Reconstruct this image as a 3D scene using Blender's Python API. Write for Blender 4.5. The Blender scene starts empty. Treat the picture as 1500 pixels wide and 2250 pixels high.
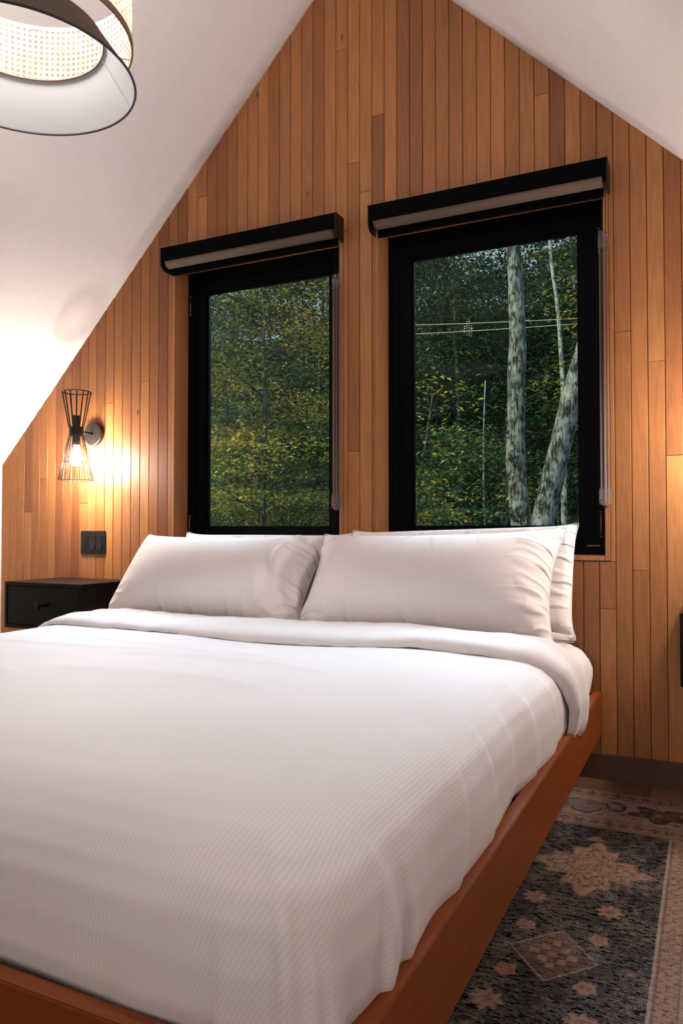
import bpy, bmesh, math, random
import numpy as np
from mathutils import Vector, Matrix, noise as mnoise
random.seed(7)
PI = math.pi
sc = bpy.context.scene
COL = sc.collection

# ------------------------------------------------------------------ camera
cam_d = bpy.data.cameras.new('camera'); cam = bpy.data.objects.new('camera', cam_d); COL.objects.link(cam)
cam_d.sensor_fit = 'VERTICAL'; cam_d.sensor_height = 36.0; cam_d.lens = 1661.0 / 2250.0 * 36.0
cam_d.clip_start = 0.02; cam_d.clip_end = 300
CAM = Vector((0, -2.82, 0.88))
cam.location = CAM
cam.rotation_euler = (math.radians(90 + 1.28), 0, math.radians(26.05))
sc.camera = cam

# ------------------------------------------------------------------ world, lights, exposure
sc.view_settings.view_transform = 'Standard'; sc.view_settings.look = 'None'
sc.view_settings.exposure = -0.1; sc.view_settings.gamma = 1.0
sc.view_settings.use_curve_mapping = False
sc.cycles.use_denoising = True
sc.cycles.max_bounces = 8; sc.cycles.diffuse_bounces = 5; sc.cycles.glossy_bounces = 3
sc.cycles.transparent_max_bounces = 12; sc.cycles.transmission_bounces = 6
sc.cycles.caustics_reflective = False; sc.cycles.caustics_refractive = False
sc.cycles.sample_clamp_indirect = 4.0
w = bpy.data.worlds.new('sky'); sc.world = w; w.use_nodes = True
bg = w.node_tree.nodes['Background']; bg.inputs[0].default_value = (0.72, 0.93, 1.0, 1); bg.inputs[1].default_value = 0.60

def lamp(name, kind, loc, energy, color, **kw):
    l = bpy.data.lights.new(name, kind); l.energy = energy; l.color = color
    for k, v in kw.items(): setattr(l, k, v)
    o = bpy.data.objects.new(name, l); COL.objects.link(o); o.location = loc
    return o
sun = lamp('sun', 'SUN', (-10, -10, 20), 5.5, (1.0, 0.86, 0.5), angle=0.03)
sun.rotation_euler = Vector((0.50, 0.62, -0.72)).to_track_quat('-Z', 'Y').to_euler()
# added warm fill light behind the camera, set at a made-up rear window
dl = lamp('rear_fill_light', 'AREA', (-0.05, -4.52, 1.45), 27, (1.0, 0.81, 0.70), shape='RECTANGLE', size=1.5, size_y=1.5)
dl.rotation_euler = Vector((0, 1, 0.02)).to_track_quat('-Z', 'Y').to_euler()

# added area light standing in for sky, coming through the windows onto the bed
sk = lamp('sky_stand_in_light', 'AREA', (-1.5, 2.6, 4.6), 1000, (0.60, 0.77, 1.0), shape='RECTANGLE', size=3.6, size_y=2.0)
sk.rotation_euler = (Vector((-1.25, -0.9, 0.5)) - Vector((-1.5, 2.6, 4.6))).to_track_quat('-Z', 'Y').to_euler()

# ------------------------------------------------------------------ helpers
def tag(o, label=None, cat=None, group=None, kind=None):
    if label: o['label'] = label
    if cat: o['category'] = cat
    if group: o['group'] = group
    if kind: o['kind'] = kind
    return o
def empty(name, loc=(0, 0, 0), parent=None):
    o = bpy.data.objects.new(name, None); COL.objects.link(o); o.location = loc
    o.empty_display_size = 0.05
    if parent: o.parent = parent
    return o
def link(name, me, mats, parent=None, smooth=False):
    if not isinstance(mats, (list, tuple)): mats = [mats]
    for m in mats: me.materials.append(m)
    if smooth: me.polygons.foreach_set('use_smooth', [True] * len(me.polygons))
    o = bpy.data.objects.new(name, me); COL.objects.link(o)
    if parent: o.parent = parent
    return o
def obj(name, bm, mats, parent=None, smooth=False):
    bmesh.ops.recalc_face_normals(bm, faces=bm.faces[:])
    me = bpy.data.meshes.new(name); bm.to_mesh(me); bm.free()
    return link(name, me, mats, parent, smooth)
def pyobj(name, verts, faces, mats, parent=None, smooth=False):
    me = bpy.data.meshes.new(name); me.from_pydata([tuple(v) for v in verts], [], [tuple(f) for f in faces]); me.update()
    return link(name, me, mats, parent, smooth)
def box(bm, x0, x1, y0, y1, z0, z1, bev=0.0):
    vs = [bm.verts.new((x, y, z)) for x in (x0, x1) for y in (y0, y1) for z in (z0, z1)]
    fs = [bm.faces.new([vs[i] for i in q]) for q in ((0, 1, 3, 2), (4, 6, 7, 5), (0, 4, 5, 1), (2, 3, 7, 6), (0, 2, 6, 4), (1, 5, 7, 3))]
    if bev > 0:
        es = list({e for f in fs for e in f.edges})
        bmesh.ops.bevel(bm, geom=es, offset=bev, segments=2, affect='EDGES')
def box_obj(name, x0, x1, y0, y1, z0, z1, mat, parent=None, bev=0.0):
    bm = bmesh.new(); box(bm, x0, x1, y0, y1, z0, z1, bev); return obj(name, bm, mat, parent)
def frame_of(d):
    d = Vector(d).normalized(); a = Vector((0, 0, 1)) if abs(d.z) < 0.9 else Vector((1, 0, 0))
    u = d.cross(a).normalized(); return u, d.cross(u).normalized()
def tube(bm, pts, rad, seg=8, caps=True, closed=False):
    pts = [Vector(p) for p in pts]; n = len(pts); rings = []
    rads = rad if isinstance(rad, (list, tuple)) else [rad] * n
    u = None
    for i, p in enumerate(pts):
        if closed: d = pts[(i + 1) % n] - pts[i - 1]
        else: d = pts[min(i + 1, n - 1)] - pts[max(i - 1, 0)]
        d.normalize()
        if u is None: u, v = frame_of(d)
        else:
            u = (u - d * u.dot(d)).normalized(); v = d.cross(u)
        rings.append([bm.verts.new(p + (u * math.cos(2 * PI * k / seg) + v * math.sin(2 * PI * k / seg)) * rads[i]) for k in range(seg)])
    m = n if closed else n - 1
    for i in range(m):
        A, B = rings[i], rings[(i + 1) % n]
        for k in range(seg): bm.faces.new((A[k], A[(k + 1) % seg], B[(k + 1) % seg], B[k]))
    if caps and not closed:
        bm.faces.new(rings[0]); bm.faces.new(rings[-1])
def lathe(bm, c, prof, seg=32, closed=False):
    c = Vector(c); rings = []
    for r, z in prof:
        if r < 1e-6: rings.append([bm.verts.new(c + Vector((0, 0, z)))])
        else: rings.append([bm.verts.new(c + Vector((r * math.cos(2 * PI * k / seg), r * math.sin(2 * PI * k / seg), z))) for k in range(seg)])
    n = len(rings)
    for i in range(n if closed else n - 1):
        A, B = rings[i], rings[(i + 1) % n]
        for k in range(seg):
            k2 = (k + 1) % seg
            if len(A) == 1 and len(B) == 1: break
            if len(A) == 1: bm.faces.new((A[0], B[k], B[k2]))
            elif len(B) == 1: bm.faces.new((A[k], A[k2], B[0]))
            else: bm.faces.new((A[k], A[k2], B[k2], B[k]))
def ring_pts(c, r, z, n=48):
    return [(c[0] + r * math.cos(2 * PI * k / n), c[1] + r * math.sin(2 * PI * k / n), z) for k in range(n)]

# ------------------------------------------------------------------ materials
class NT:
    def __init__(s, name):
        s.m = bpy.data.materials.new(name); s.m.use_nodes = True; s.t = s.m.node_tree
        s.b = s.t.nodes['Principled BSDF']; s.out = s.t.nodes['Material Output']
    def n(s, typ, ins=None, **kw):
        nd = s.t.nodes.new(typ)
        for k, v in kw.items(): setattr(nd, k, v)
        for k, v in (ins or {}).items():
            if isinstance(v, bpy.types.NodeSocket): s.t.links.new(v, nd.inputs[k])
            else: nd.inputs[k].default_value = v
        return nd
    def l(s, a, b): s.t.links.new(a, b)
    def set(s, **kw):
        for k, v in kw.items():
            i = s.b.inputs[k.replace('_', ' ')]
            if isinstance(v, bpy.types.NodeSocket): s.l(v, i)
            else: i.default_value = v
    def math(s, op, a, b=0.0, clamp=False):
        nd = s.n('ShaderNodeMath', {0: a, 1: b}, operation=op); nd.use_clamp = clamp; return nd.outputs[0]
    def ramp(s, fac, stops, interp='LINEAR'):
        nd = s.n('ShaderNodeValToRGB', {0: fac}); cr = nd.color_ramp; cr.interpolation = interp
        while len(cr.elements) < len(stops): cr.elements.new(0.5)
        for e, (p, c) in zip(cr.elements, stops):
            e.position = p; e.color = (*c, 1) if len(c) == 3 else c
        return nd.outputs[0]
    def mix(s, fac, a, b, mode='MIX'):
        nd = s.n('ShaderNodeMix', data_type='RGBA', blend_type=mode)
        for i, v in ((0, fac), (6, a), (7, b)):
            if isinstance(v, bpy.types.NodeSocket): s.l(v, nd.inputs[i])
            else: nd.inputs[i].default_value = (*v, 1) if isinstance(v, tuple) and len(v) == 3 else v
        return nd.outputs[2]
    def bump(s, h, strength=0.3, dist=0.002):
        nd = s.n('ShaderNodeBump', {'Height': h, 'Strength': strength, 'Distance': dist}); s.l(nd.outputs[0], s.b.inputs['Normal'])
def C(r, g, b):   # sRGB 0-255 to linear
    f = lambda v: ((v / 255 + 0.055) / 1.055) ** 2.4 if v > 10 else v / 255 / 12.92
    return (f(r), f(g), f(b))
def plain(name, col, rough=0.5, metal=0.0, **kw):
    m = NT(name); m.set(Base_Color=(*col, 1), Roughness=rough, Metallic=metal)
    nz = m.n('ShaderNodeTexNoise', {'Scale': 40.0, 'Detail': 3.0}).outputs[0]
    m.set(Roughness=m.math('MULTIPLY_ADD', nz, 0.12)); m.t.nodes[-1].inputs[2].default_value = rough - 0.06
    m.set(**kw); return m.m
def wood(name, stops, axis='Z', sx=1.0, grain=0.35, rough=(0.38, 0.55), spec=0.4, rnd=True, knots=True, fine=1.0):
    m = NT(name)
    geo = m.n('ShaderNodeNewGeometry').outputs['Position']
    oi = m.n('ShaderNodeObjectInfo')
    off = m.n('ShaderNodeCombineXYZ', {0: m.math('MULTIPLY', oi.outputs['Random'], 37.0), 1: m.math('MULTIPLY', oi.outputs['Random'], 91.0), 2: m.math('MULTIPLY', oi.outputs['Random'], 53.0)}).outputs[0]
    p = m.n('ShaderNodeVectorMath', {0: geo, 1: off}, operation='ADD').outputs[0]
    ls = {'Z': (1, 1, 0.07), 'Y': (1, 0.07, 1), 'X': (0.07, 1, 1)}[axis]
    p1 = m.n('ShaderNodeMapping', {'Vector': p, 'Scale': tuple(v * 16 * sx for v in ls)}).outputs[0]
    n1 = m.n('ShaderNodeTexNoise', {'Vector': p1, 'Scale': 1.0, 'Detail': 4.0, 'Roughness': 0.55, 'Distortion': 0.6}).outputs[0]
    rings = m.math('FRACT', m.math('MULTIPLY', n1, 9.0))
    rings = m.math('PINGPONG', rings, 0.5)
    p2 = m.n('ShaderNodeMapping', {'Vector': p, 'Scale': tuple(v * 260 * fine * (0.5 if v < 1 else 1) for v in ls)}).outputs[0]
    n2 = m.n('ShaderNodeTexNoise', {'Vector': p2, 'Scale': 1.0, 'Detail': 2.0}).outputs[0]
    p3 = m.n('ShaderNodeMapping', {'Vector': p, 'Scale': tuple(v * (5 if v == 1 else 18) for v in ls)}).outputs[0]
    n3 = m.n('ShaderNodeTexNoise', {'Vector': p3, 'Scale': 1.0, 'Detail': 2.0}).outputs[0]
    base = m.ramp(oi.outputs['Random'] if rnd else 0.5, stops)
    v = m.math('ADD', m.math('MULTIPLY', rings, 0.9 * grain), m.math('MULTIPLY', n2, 0.55 * grain))
    v = m.math('ADD', v, m.math('MULTIPLY', n3, 1.1 * grain))
    v = m.math('SUBTRACT', 1.0 + 0.82 * grain, v)
    col = m.n('ShaderNodeVectorMath', {0: base, 'Scale': v}, operation='SCALE').outputs[0]
    if knots:
        pk = m.n('ShaderNodeMapping', {'Vector': p, 'Scale': (9, 9, 3.2) if axis == 'Z' else (9, 3.2, 9)}).outputs[0]
        vo = m.n('ShaderNodeTexVoronoi', {'Vector': pk, 'Scale': 1.0, 'Randomness': 1.0})
        rare = m.math('GREATER_THAN', m.n('ShaderNodeSeparateColor', {0: vo.outputs['Color']}).outputs[0], 0.62)
        k = m.math('MULTIPLY', m.ramp(vo.outputs['Distance'], [(0.0, (1, 1, 1)), (0.035, (0.8, 0.8, 0.8)), (0.075, (0, 0, 0))]), rare)
        col = m.mix(k, col, (0.06, 0.02, 0.008))
    m.set(Base_Color=col)
    rr = m.n('ShaderNodeMapRange', {0: n3, 3: rough[0], 4: rough[1]}).outputs[0]
    m.set(Roughness=rr, Specular_IOR_Level=spec)
    m.bump(m.math('ADD', m.math('MULTIPLY', n2, 0.5), rings), 0.12, 0.0008)
    return m.m

M = {}
M['plank'] = wood('cedar_plank', [(0.0, (0.20, 0.068, 0.021)), (0.10, (0.27, 0.098, 0.030)), (0.45, (0.345, 0.136, 0.041)), (0.8, (0.41, 0.172, 0.055)), (1.0, (0.27, 0.105, 0.037))], rough=(0.38, 0.54), spec=0.42, grain=0.42)
M['casing'] = wood('casing_wood', [(0.0, (0.34, 0.145, 0.056)), (1.0, (0.37, 0.155, 0.06))], rough=(0.42, 0.55), knots=False)
M['baseboard'] = wood('baseboard_wood', [(0.0, (0.08, 0.043, 0.027)), (1.0, (0.09, 0.048, 0.03))], axis='X', knots=False, grain=0.3)
M['floor'] = wood('floor_oak', [(0.0, (0.12, 0.058, 0.032)), (0.5, (0.17, 0.088, 0.048)), (1.0, (0.14, 0.072, 0.04))], axis='Y', sx=0.8, grain=0.5, knots=True, rough=(0.4, 0.6))
M['bed'] = wood('stained_bed_wood', [(0.0, (0.19, 0.047, 0.008)), (1.0, (0.21, 0.052, 0.009))], axis='Y', knots=False, grain=0.32, rough=(0.36, 0.46), spec=0.16)
M['bedx'] = wood('stained_bed_wood_cross', [(0.0, (0.19, 0.047, 0.008)), (1.0, (0.21, 0.052, 0.009))], axis='X', knots=False, grain=0.32, rough=(0.36, 0.46), spec=0.16)
M['backing'] = plain('wall_backing', (0.05, 0.02, 0.01), 0.9)
m = NT('white_plaster'); nz = m.n('ShaderNodeTexNoise', {'Scale': 120.0, 'Detail': 3.0}).outputs[0]
m.set(Base_Color=m.ramp(nz, [(0.3, (0.80, 0.765, 0.76)), (0.7, (0.82, 0.79, 0.785))]), Roughness=0.75); m.bump(nz, 0.05, 0.001); M['plaster'] = m.m
M['rear'] = wood('rear_wall_wood', [(0.0, (0.10, 0.05, 0.03)), (1.0, (0.12, 0.06, 0.035))], knots=False)
M['blackframe'] = plain('black_window_frame', (0.0010, 0.0011, 0.0014), 0.5, Specular_IOR_Level=0.06)
M['blackpaint'] = plain('black_nightstand_paint', (0.0028, 0.0028, 0.0038), 0.34, Specular_IOR_Level=0.15)
M['blackfabric'] = plain('black_fascia', (0.0012, 0.0012, 0.0014), 0.8, Specular_IOR_Level=0.05)
M['blackmetal'] = plain('black_metal', (0.010, 0.008, 0.008), 0.42, 0.3, Specular_IOR_Level=0.25)
M['darkmetal'] = plain('dark_brushed_metal', (0.018, 0.013, 0.012), 0.40, 0.4)
M['bronze'] = plain('dark_hinge_metal', (0.10, 0.07, 0.05), 0.35, 0.8)
M['plate'] = plain('black_plastic', (0.005, 0.005, 0.006), 0.38, Specular_IOR_Level=0.3)
M['beige'] = plain('beige_blind_cloth', (0.09, 0.06, 0.042), 0.85)
M['whiteplastic'] = plain('white_plastic', (0.75, 0.74, 0.72), 0.4)
m = NT('clear_plastic'); tr = m.n('ShaderNodeBsdfTransparent', {0: (0.93, 0.91, 0.9, 1)}); gl = m.n('ShaderNodeBsdfGlossy', {'Color': (1, 1, 1, 1), 'Roughness': 0.12})
df = m.n('ShaderNodeBsdfDiffuse', {'Color': (0.75, 0.7, 0.7, 1)})
fr = m.n('ShaderNodeFresnel', {'IOR': 1.5}); ad = m.n('ShaderNodeMixShader', {0: 0.05, 1: tr.outputs[0], 2: df.outputs[0]})
mx = m.n('ShaderNodeMixShader', {0: m.math('ADD', fr.outputs[0], 0.0), 1: ad.outputs[0], 2: gl.outputs[0]}); m.l(mx.outputs[0], m.out.inputs[0]); M['clear'] = m.m
m = NT('window_glass'); tr = m.n('ShaderNodeBsdfTransparent', {0: (0.93, 0.97, 0.96, 1)}); gl = m.n('ShaderNodeBsdfGlossy', {'Color': (1, 1, 1, 1), 'Roughness': 0.0})
fr = m.n('ShaderNodeFresnel', {'IOR': 1.24}); mx = m.n('ShaderNodeMixShader', {0: fr.outputs[0], 1: tr.outputs[0], 2: gl.outputs[0]}); m.l(mx.outputs[0], m.out.inputs[0]); M['glass'] = m.m

def linen(name, col, stripes=True, stripe_amt=0.035, pitch=0.0068):
    m = NT(name)
    uv = m.n('ShaderNodeUVMap'); uv.uv_map = 'UVMap'
    sx = m.n('ShaderNodeSeparateXYZ', {0: uv.outputs[0]})
    th1 = m.math('SINE', m.math('MULTIPLY', sx.outputs[0], 2 * PI / 0.0016)); th2 = m.math('SINE', m.math('MULTIPLY', sx.outputs[1], 2 * PI / 0.0016))
    weave = m.math('MULTIPLY', th1, th2)
    nz = m.n('ShaderNodeTexNoise', {'Vector': uv.outputs[0], 'Scale': 7.0, 'Detail': 4.0, 'Roughness': 0.55}).outputs[0]
    if stripes:
        st = m.math('SINE', m.math('MULTIPLY', sx.outputs[0], 2 * PI / pitch))
        st = m.n('ShaderNodeMapRange', {0: st, 1: -0.5, 2: 0.5}, interpolation_type='SMOOTHSTEP').outputs[0]
        c = m.mix(st, tuple(v * (1 - stripe_amt * 2) for v in col), col)
        m.set(Roughness=m.math('MULTIPLY_ADD', st, -0.12)); m.t.nodes[-1].inputs[2].default_value = 0.78
        h = m.math('ADD', m.math('MULTIPLY', st, 0.10), m.math('MULTIPLY', nz, 1.0))
    else:
        c = (*col, 1); h = nz; m.set(Roughness=0.8)
    m.set(Base_Color=c, Specular_IOR_Level=0.3, Sheen_Weight=0.15, Sheen_Roughness=0.5)
    h = m.math('ADD', h, m.math('MULTIPLY', weave, 0.03))
    m.bump(h, 0.22, 0.0035)
    return m.m
M['duvet'] = linen('striped_sateen', (0.72, 0.70, 0.705))
M['pillow'] = linen('pillow_cotton', (0.82, 0.78, 0.775), stripes=False)
def creases(mat):
    m = NT.__new__(NT); m.m = mat; m.t = mat.node_tree; m.b = m.t.nodes['Principled BSDF']
    uv = m.n('ShaderNodeUVMap'); uv.uv_map = 'UVMap'; u = uv.outputs[0]
    sx = m.n('ShaderNodeSeparateXYZ', {0: u}); oi = m.n('ShaderNodeObjectInfo').outputs['Random']
    off = m.n('ShaderNodeCombineXYZ', {0: m.math('MULTIPLY', oi, 31.0), 1: m.math('MULTIPLY', oi, 17.0), 2: oi}).outputs[0]
    warp = m.n('ShaderNodeVectorMath', {0: m.n('ShaderNodeVectorMath', {0: m.n('ShaderNodeTexNoise', {'Vector': u, 'Scale': 5.0}).outputs['Color'], 'Scale': 0.12}, operation='SCALE').outputs[0], 1: u}, operation='ADD').outputs[0]
    warp = m.n('ShaderNodeVectorMath', {0: warp, 1: off}, operation='ADD').outputs[0]
    def cr(scale, rot):
        q = m.n('ShaderNodeMapping', {'Vector': warp, 'Rotation': (0, 0, rot), 'Scale': scale}).outputs[0]
        v = m.n('ShaderNodeTexNoise', {'Vector': q, 'Scale': 1.0, 'Detail': 1.5, 'Roughness': 0.4}).outputs[0]
        return m.n('ShaderNodeMapRange', {0: m.math('ABSOLUTE', m.math('SUBTRACT', v, 0.5)), 1: 0.0, 2: 0.11, 3: 1.0, 4: 0.0}, interpolation_type='SMOOTHSTEP').outputs[0]
    au = m.math('ABSOLUTE', sx.outputs[0])
    side = m.n('ShaderNodeMapRange', {0: au, 1: 0.26, 2: 0.46}, interpolation_type='SMOOTHSTEP').outputs[0]
    top = m.n('ShaderNodeMapRange', {0: m.math('ABSOLUTE', sx.outputs[1]), 1: 0.06, 2: 0.24, 3: 0.12, 4: 0.8}, interpolation_type='SMOOTHSTEP').outputs[0]
    h = m.math('ADD', m.math('MULTIPLY', cr((3.0, 15, 1), 0.25), side), m.math('MULTIPLY', cr((9, 2.2, 1), -0.35), top))
    old = m.b.inputs['Normal'].links[0].from_socket
    nd = m.n('ShaderNodeBump', {'Height': h, 'Strength': 0.8, 'Distance': 0.009, 'Normal': old}); m.l(nd.outputs[0], m.b.inputs['Normal'])
creases(M['pillow'])
M['sheet'] = linen('sheet_cotton', (0.80, 0.77, 0.76), stripes=False)

# ------------------------------------------------------------------ room shell
XL, XR, YB = -3.39, 0.79, -4.6
def zl(x): return 3.152 + 1.03 * (x + 1.513)
def zr(x): return 2.961 - 0.99 * (x + 0.9)
def ztop(x): return min(zl(x), zr(x))
XRIDGE = -1.307
ZRIDGE = ztop(XRIDGE)
ZKL, ZKR = zl(XL), zr(XR)
def slab(name, poly, y0, y1, mat):
    bm = bmesh.new()
    a = [bm.verts.new((x, y0, z)) for x, z in poly]; b = [bm.verts.new((x, y1, z)) for x, z in poly]
    bm.faces.new(a); bm.faces.new(b)
    for i in range(len(poly)):
        j = (i + 1) % len(poly); bm.faces.new((a[i], a[j], b[j], b[i]))
    return obj(name, bm, mat)
T = 0.12
for nm, poly in (('wall_left', [(XL, -0.1), (XL, ZKL), (XL - T, ZKL), (XL - T, -0.1)]),
                 ('wall_right', [(XR, -0.1), (XR, ZKR), (XR + T, ZKR), (XR + T, -0.1)])):
    tag(slab(nm, poly, YB - T, 0.16, M['plaster']), kind='structure')
cl = slab('ceiling', [(XL - T, ZKL), (XL, ZKL), (XRIDGE, ZRIDGE), (XR, ZKR), (XR + T, ZKR), (XR + T, ZKR + 0.05), (XRIDGE, ZRIDGE + 0.19), (XL - T, ZKL + 0.05)], YB - T, 0.45, M['plaster'])
tag(cl, kind='structure')
# unseen rear wall; its window opening is added to go with the fill light
bm = bmesh.new()
gable = [(XL, 0), (XL, ZKL), (XRIDGE, ZRIDGE), (XR, ZKR), (XR, 0)]
def strip(bm, x0, x1, y0, y1, lo=0.0, hi=None):
    n = max(1, int((x1 - x0) / 0.35) + 1)
    xs = sorted(set([x0 + (x1 - x0) * i / n for i in range(n + 1)] + ([XRIDGE] if x0 < XRIDGE < x1 else [])))
    for a, b in zip(xs, xs[1:]):
        ha, hb = (ztop(a) if hi is None else hi), (ztop(b) if hi is None else hi)
        if min(ha, hb) <= lo: continue
        p = [(a, y0, lo), (b, y0, lo), (b, y0, hb), (a, y0, ha), (a, y1, lo), (b, y1, lo), (b, y1, hb), (a, y1, ha)]
        v = [bm.verts.new(q) for q in p]
        for f in ((0, 1, 2, 3), (7, 6, 5, 4), (0, 4, 5, 1), (1, 5, 6, 2), (2, 6, 7, 3), (3, 7, 4, 0)): bm.faces.new([v[i] for i in f])
strip(bm, XL, -0.85, YB - T, YB); strip(bm, 0.75, XR, YB - T, YB); strip(bm, -0.85, 0.75, YB - T, YB, 0, 0.65); strip(bm, -0.85, 0.75, YB - T, YB, 2.25, None) if False else None
# lintel above the opening follows the slope where it is lower
xs = np.linspace(-0.85, 0.75, 6)
for a, b in zip(xs, xs[1:]):
    lo = 2.25
    if min(ztop(a), ztop(b)) > lo: strip(bm, a, b, YB - T, YB, lo)
tag(obj('wall_rear', bm, M['rear']), kind='structure')
w3 = tag(empty('added_rear_window', (0, 0, 0)), kind='structure')  # unseen window, made up as a setting for the rear fill light
for i, (a, b, c, d) in enumerate(((-0.85, 0.75, 0.65, 0.71), (-0.85, 0.75, 2.19, 2.25), (-0.85, -0.79, 0.71, 2.19), (0.69, 0.75, 0.71, 2.19))):
    box_obj('window_frame', a, b, YB - 0.09, YB - 0.03, c, d, M['blackframe'], w3)
box_obj('pane', -0.79, 0.69, YB - 0.065, YB - 0.06, 0.71, 2.19, M['glass'], w3)

# gable wall: dark backing with two openings + cedar planks
W1 = (-2.245, -1.388, 0.785, 2.103)    # left window opening (x0, x1, z0, z1)
W2 = (-1.208, -0.338, 0.785, 2.103)
wall = tag(empty('wall_back'), kind='structure')
bm = bmesh.new(); Y0, Y1 = 0.016, 0.16
K = 0.0185
strip(bm, XL, W1[0] - K, Y0, Y1); strip(bm, W1[1] + K, W2[0] - K, Y0, Y1); strip(bm, W2[1] + K, XR, Y0, Y1)
for W in (W1, W2): strip(bm, W[0] - K, W[1] + K, Y0, Y1, 0, W[2] - K); strip(bm, W[0] - K, W[1] + K, Y0, Y1, W[3] + K)
obj('wall_core', bm, M['backing'], wall)

PITCH = 0.0551; X0 = -0.303
def plank(x0, x1, z0a, z1a, z1b, proud=0.0, g=0.0007):
    """board between x0..x1, flat bottom z0a, top z1a at x0 and z1b at x1; eased edges"""
    x0 += g; x1 -= g; z0a += g * 0.6; z1a -= g * 0.6; z1b -= g * 0.6
    e = 0.0016
    o = [(x0, z0a), (x1, z0a), (x1, z1b), (x0, z1a)]
    n = [(x0 + e, z0a + e * 0.5), (x1 - e, z0a + e * 0.5), (x1 - e, z1b - e * 0.5), (x0 + e, z1a - e * 0.5)]
    yb, ym, yf = 0.016, 0.0022 - proud, -proud
    V = [(x, yb, z) for x, z in o] + [(x, ym, z) for x, z in o] + [(x, yf, z) for x, z in n]
    F = [(4, 5, 9, 8), (5, 6, 10, 9), (6, 7, 11, 10), (7, 4, 8, 11), (8, 9, 10, 11), (0, 1, 5, 4), (1, 2, 6, 5), (2, 3, 7, 6), (3, 0, 4, 7)]
    pyobj('plank', V, F, M['plank'], wall)
seams = {-19: [2.404, 1.2], -18: [2.273], 0: [1.576], 2: [1.461], 1: [], 3: [1.132], -1: [0.597], -39: [1.584], -20: [2.896], -36: [1.226], -53: [0.968], -43: [1.498], -9: []}
seams[1] = [0.735]
rs = random.Random(11)
k = int(math.floor((XL - X0) / PITCH))
while True:
    xa, xb = X0 + k * PITCH, X0 + (k + 1) * PITCH
    if xa >= XR: break
    xa, xb = max(xa, XL), min(xb, XR)
    if xb - xa < 0.006: k += 1; continue
    xm = 0.5 * (xa + xb)
    # spans of this column, cut round the windows (with their 18 mm casing)
    spans = [(xa, xb, 0.085, None)]
    for W in (W1, W2):
        wx0, wx1, wz0, wz1 = W[0] - 0.018, W[1] + 0.018, W[2] - 0.02, W[3] + 0.02
        new = []
        for (a, b, lo, hi) in spans:
            if b <= wx0 + 1e-4 or a >= wx1 - 1e-4 or (hi is not None and hi <= wz0): new.append((a, b, lo, hi)); continue
            new.append((a, b, lo, wz0)); new.append((a, b, wz1, hi))
            if a < wx0 - 0.003: new.append((a, wx0, wz0, wz1))
            if b > wx1 + 0.003: new.append((wx1, b, wz0, wz1))
        spans = new
    cuts = seams.get(k)
    if cuts is None: cuts = [rs.uniform(0.5, 2.6)] if rs.random() < 0.22 else []
    proud = rs.uniform(-0.0004, 0.0006)
    for (a, b, lo, hi) in spans:
        ta, tb = (ztop(a), ztop(b)) if hi is None else (hi, hi)
        if a < XRIDGE < b and hi is None: ta = tb = min(ta, tb) + 0.01
        cs = [c for c in cuts if lo + 0.08 < c < min(ta, tb) - 0.08] if b - a > 0.03 else []
        z = lo
        for c in sorted(cs): plank(a, b, z, c, c, proud); z = c; proud = rs.uniform(-0.0004, 0.0006)
        if min(ta, tb) > z + 0.004: plank(a, b, z, ta, tb, proud)
    k += 1
bm = bmesh.new(); box(bm, XL, XR, -0.014, 0.016, 0.0, 0.088, 0.002); tag(obj('baseboard_back', bm, M['baseboard']), kind='structure')

# floor: slab with boards running away from the viewer
fl = tag(empty('floor'), kind='structure')
box_obj('subfloor', XL - T, XR + T, YB - T, 0.1, -0.1, -0.004, M['backing'], fl)
fx = XL; rs2 = random.Random(3); col_i = 0
while fx < XR - 0.001:
    x1 = min(fx + 0.139, XR); y = YB
    cuts = [YB] + sorted(YB + rs2.uniform(0.4, 1.2) + 1.7 * i for i in range(3)) + [0.0]
    cuts = [c for c in cuts if c <= 0.0]
    for ya, yb in zip(cuts, cuts[1:]):
        g = 0.0006; bmf = bmesh.new(); box(bmf, fx + g, x1 - g, ya + g, yb - g, -0.006, 0.0)
        obj('floorboard', bmf, M['floor'], fl)
    fx = x1

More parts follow.
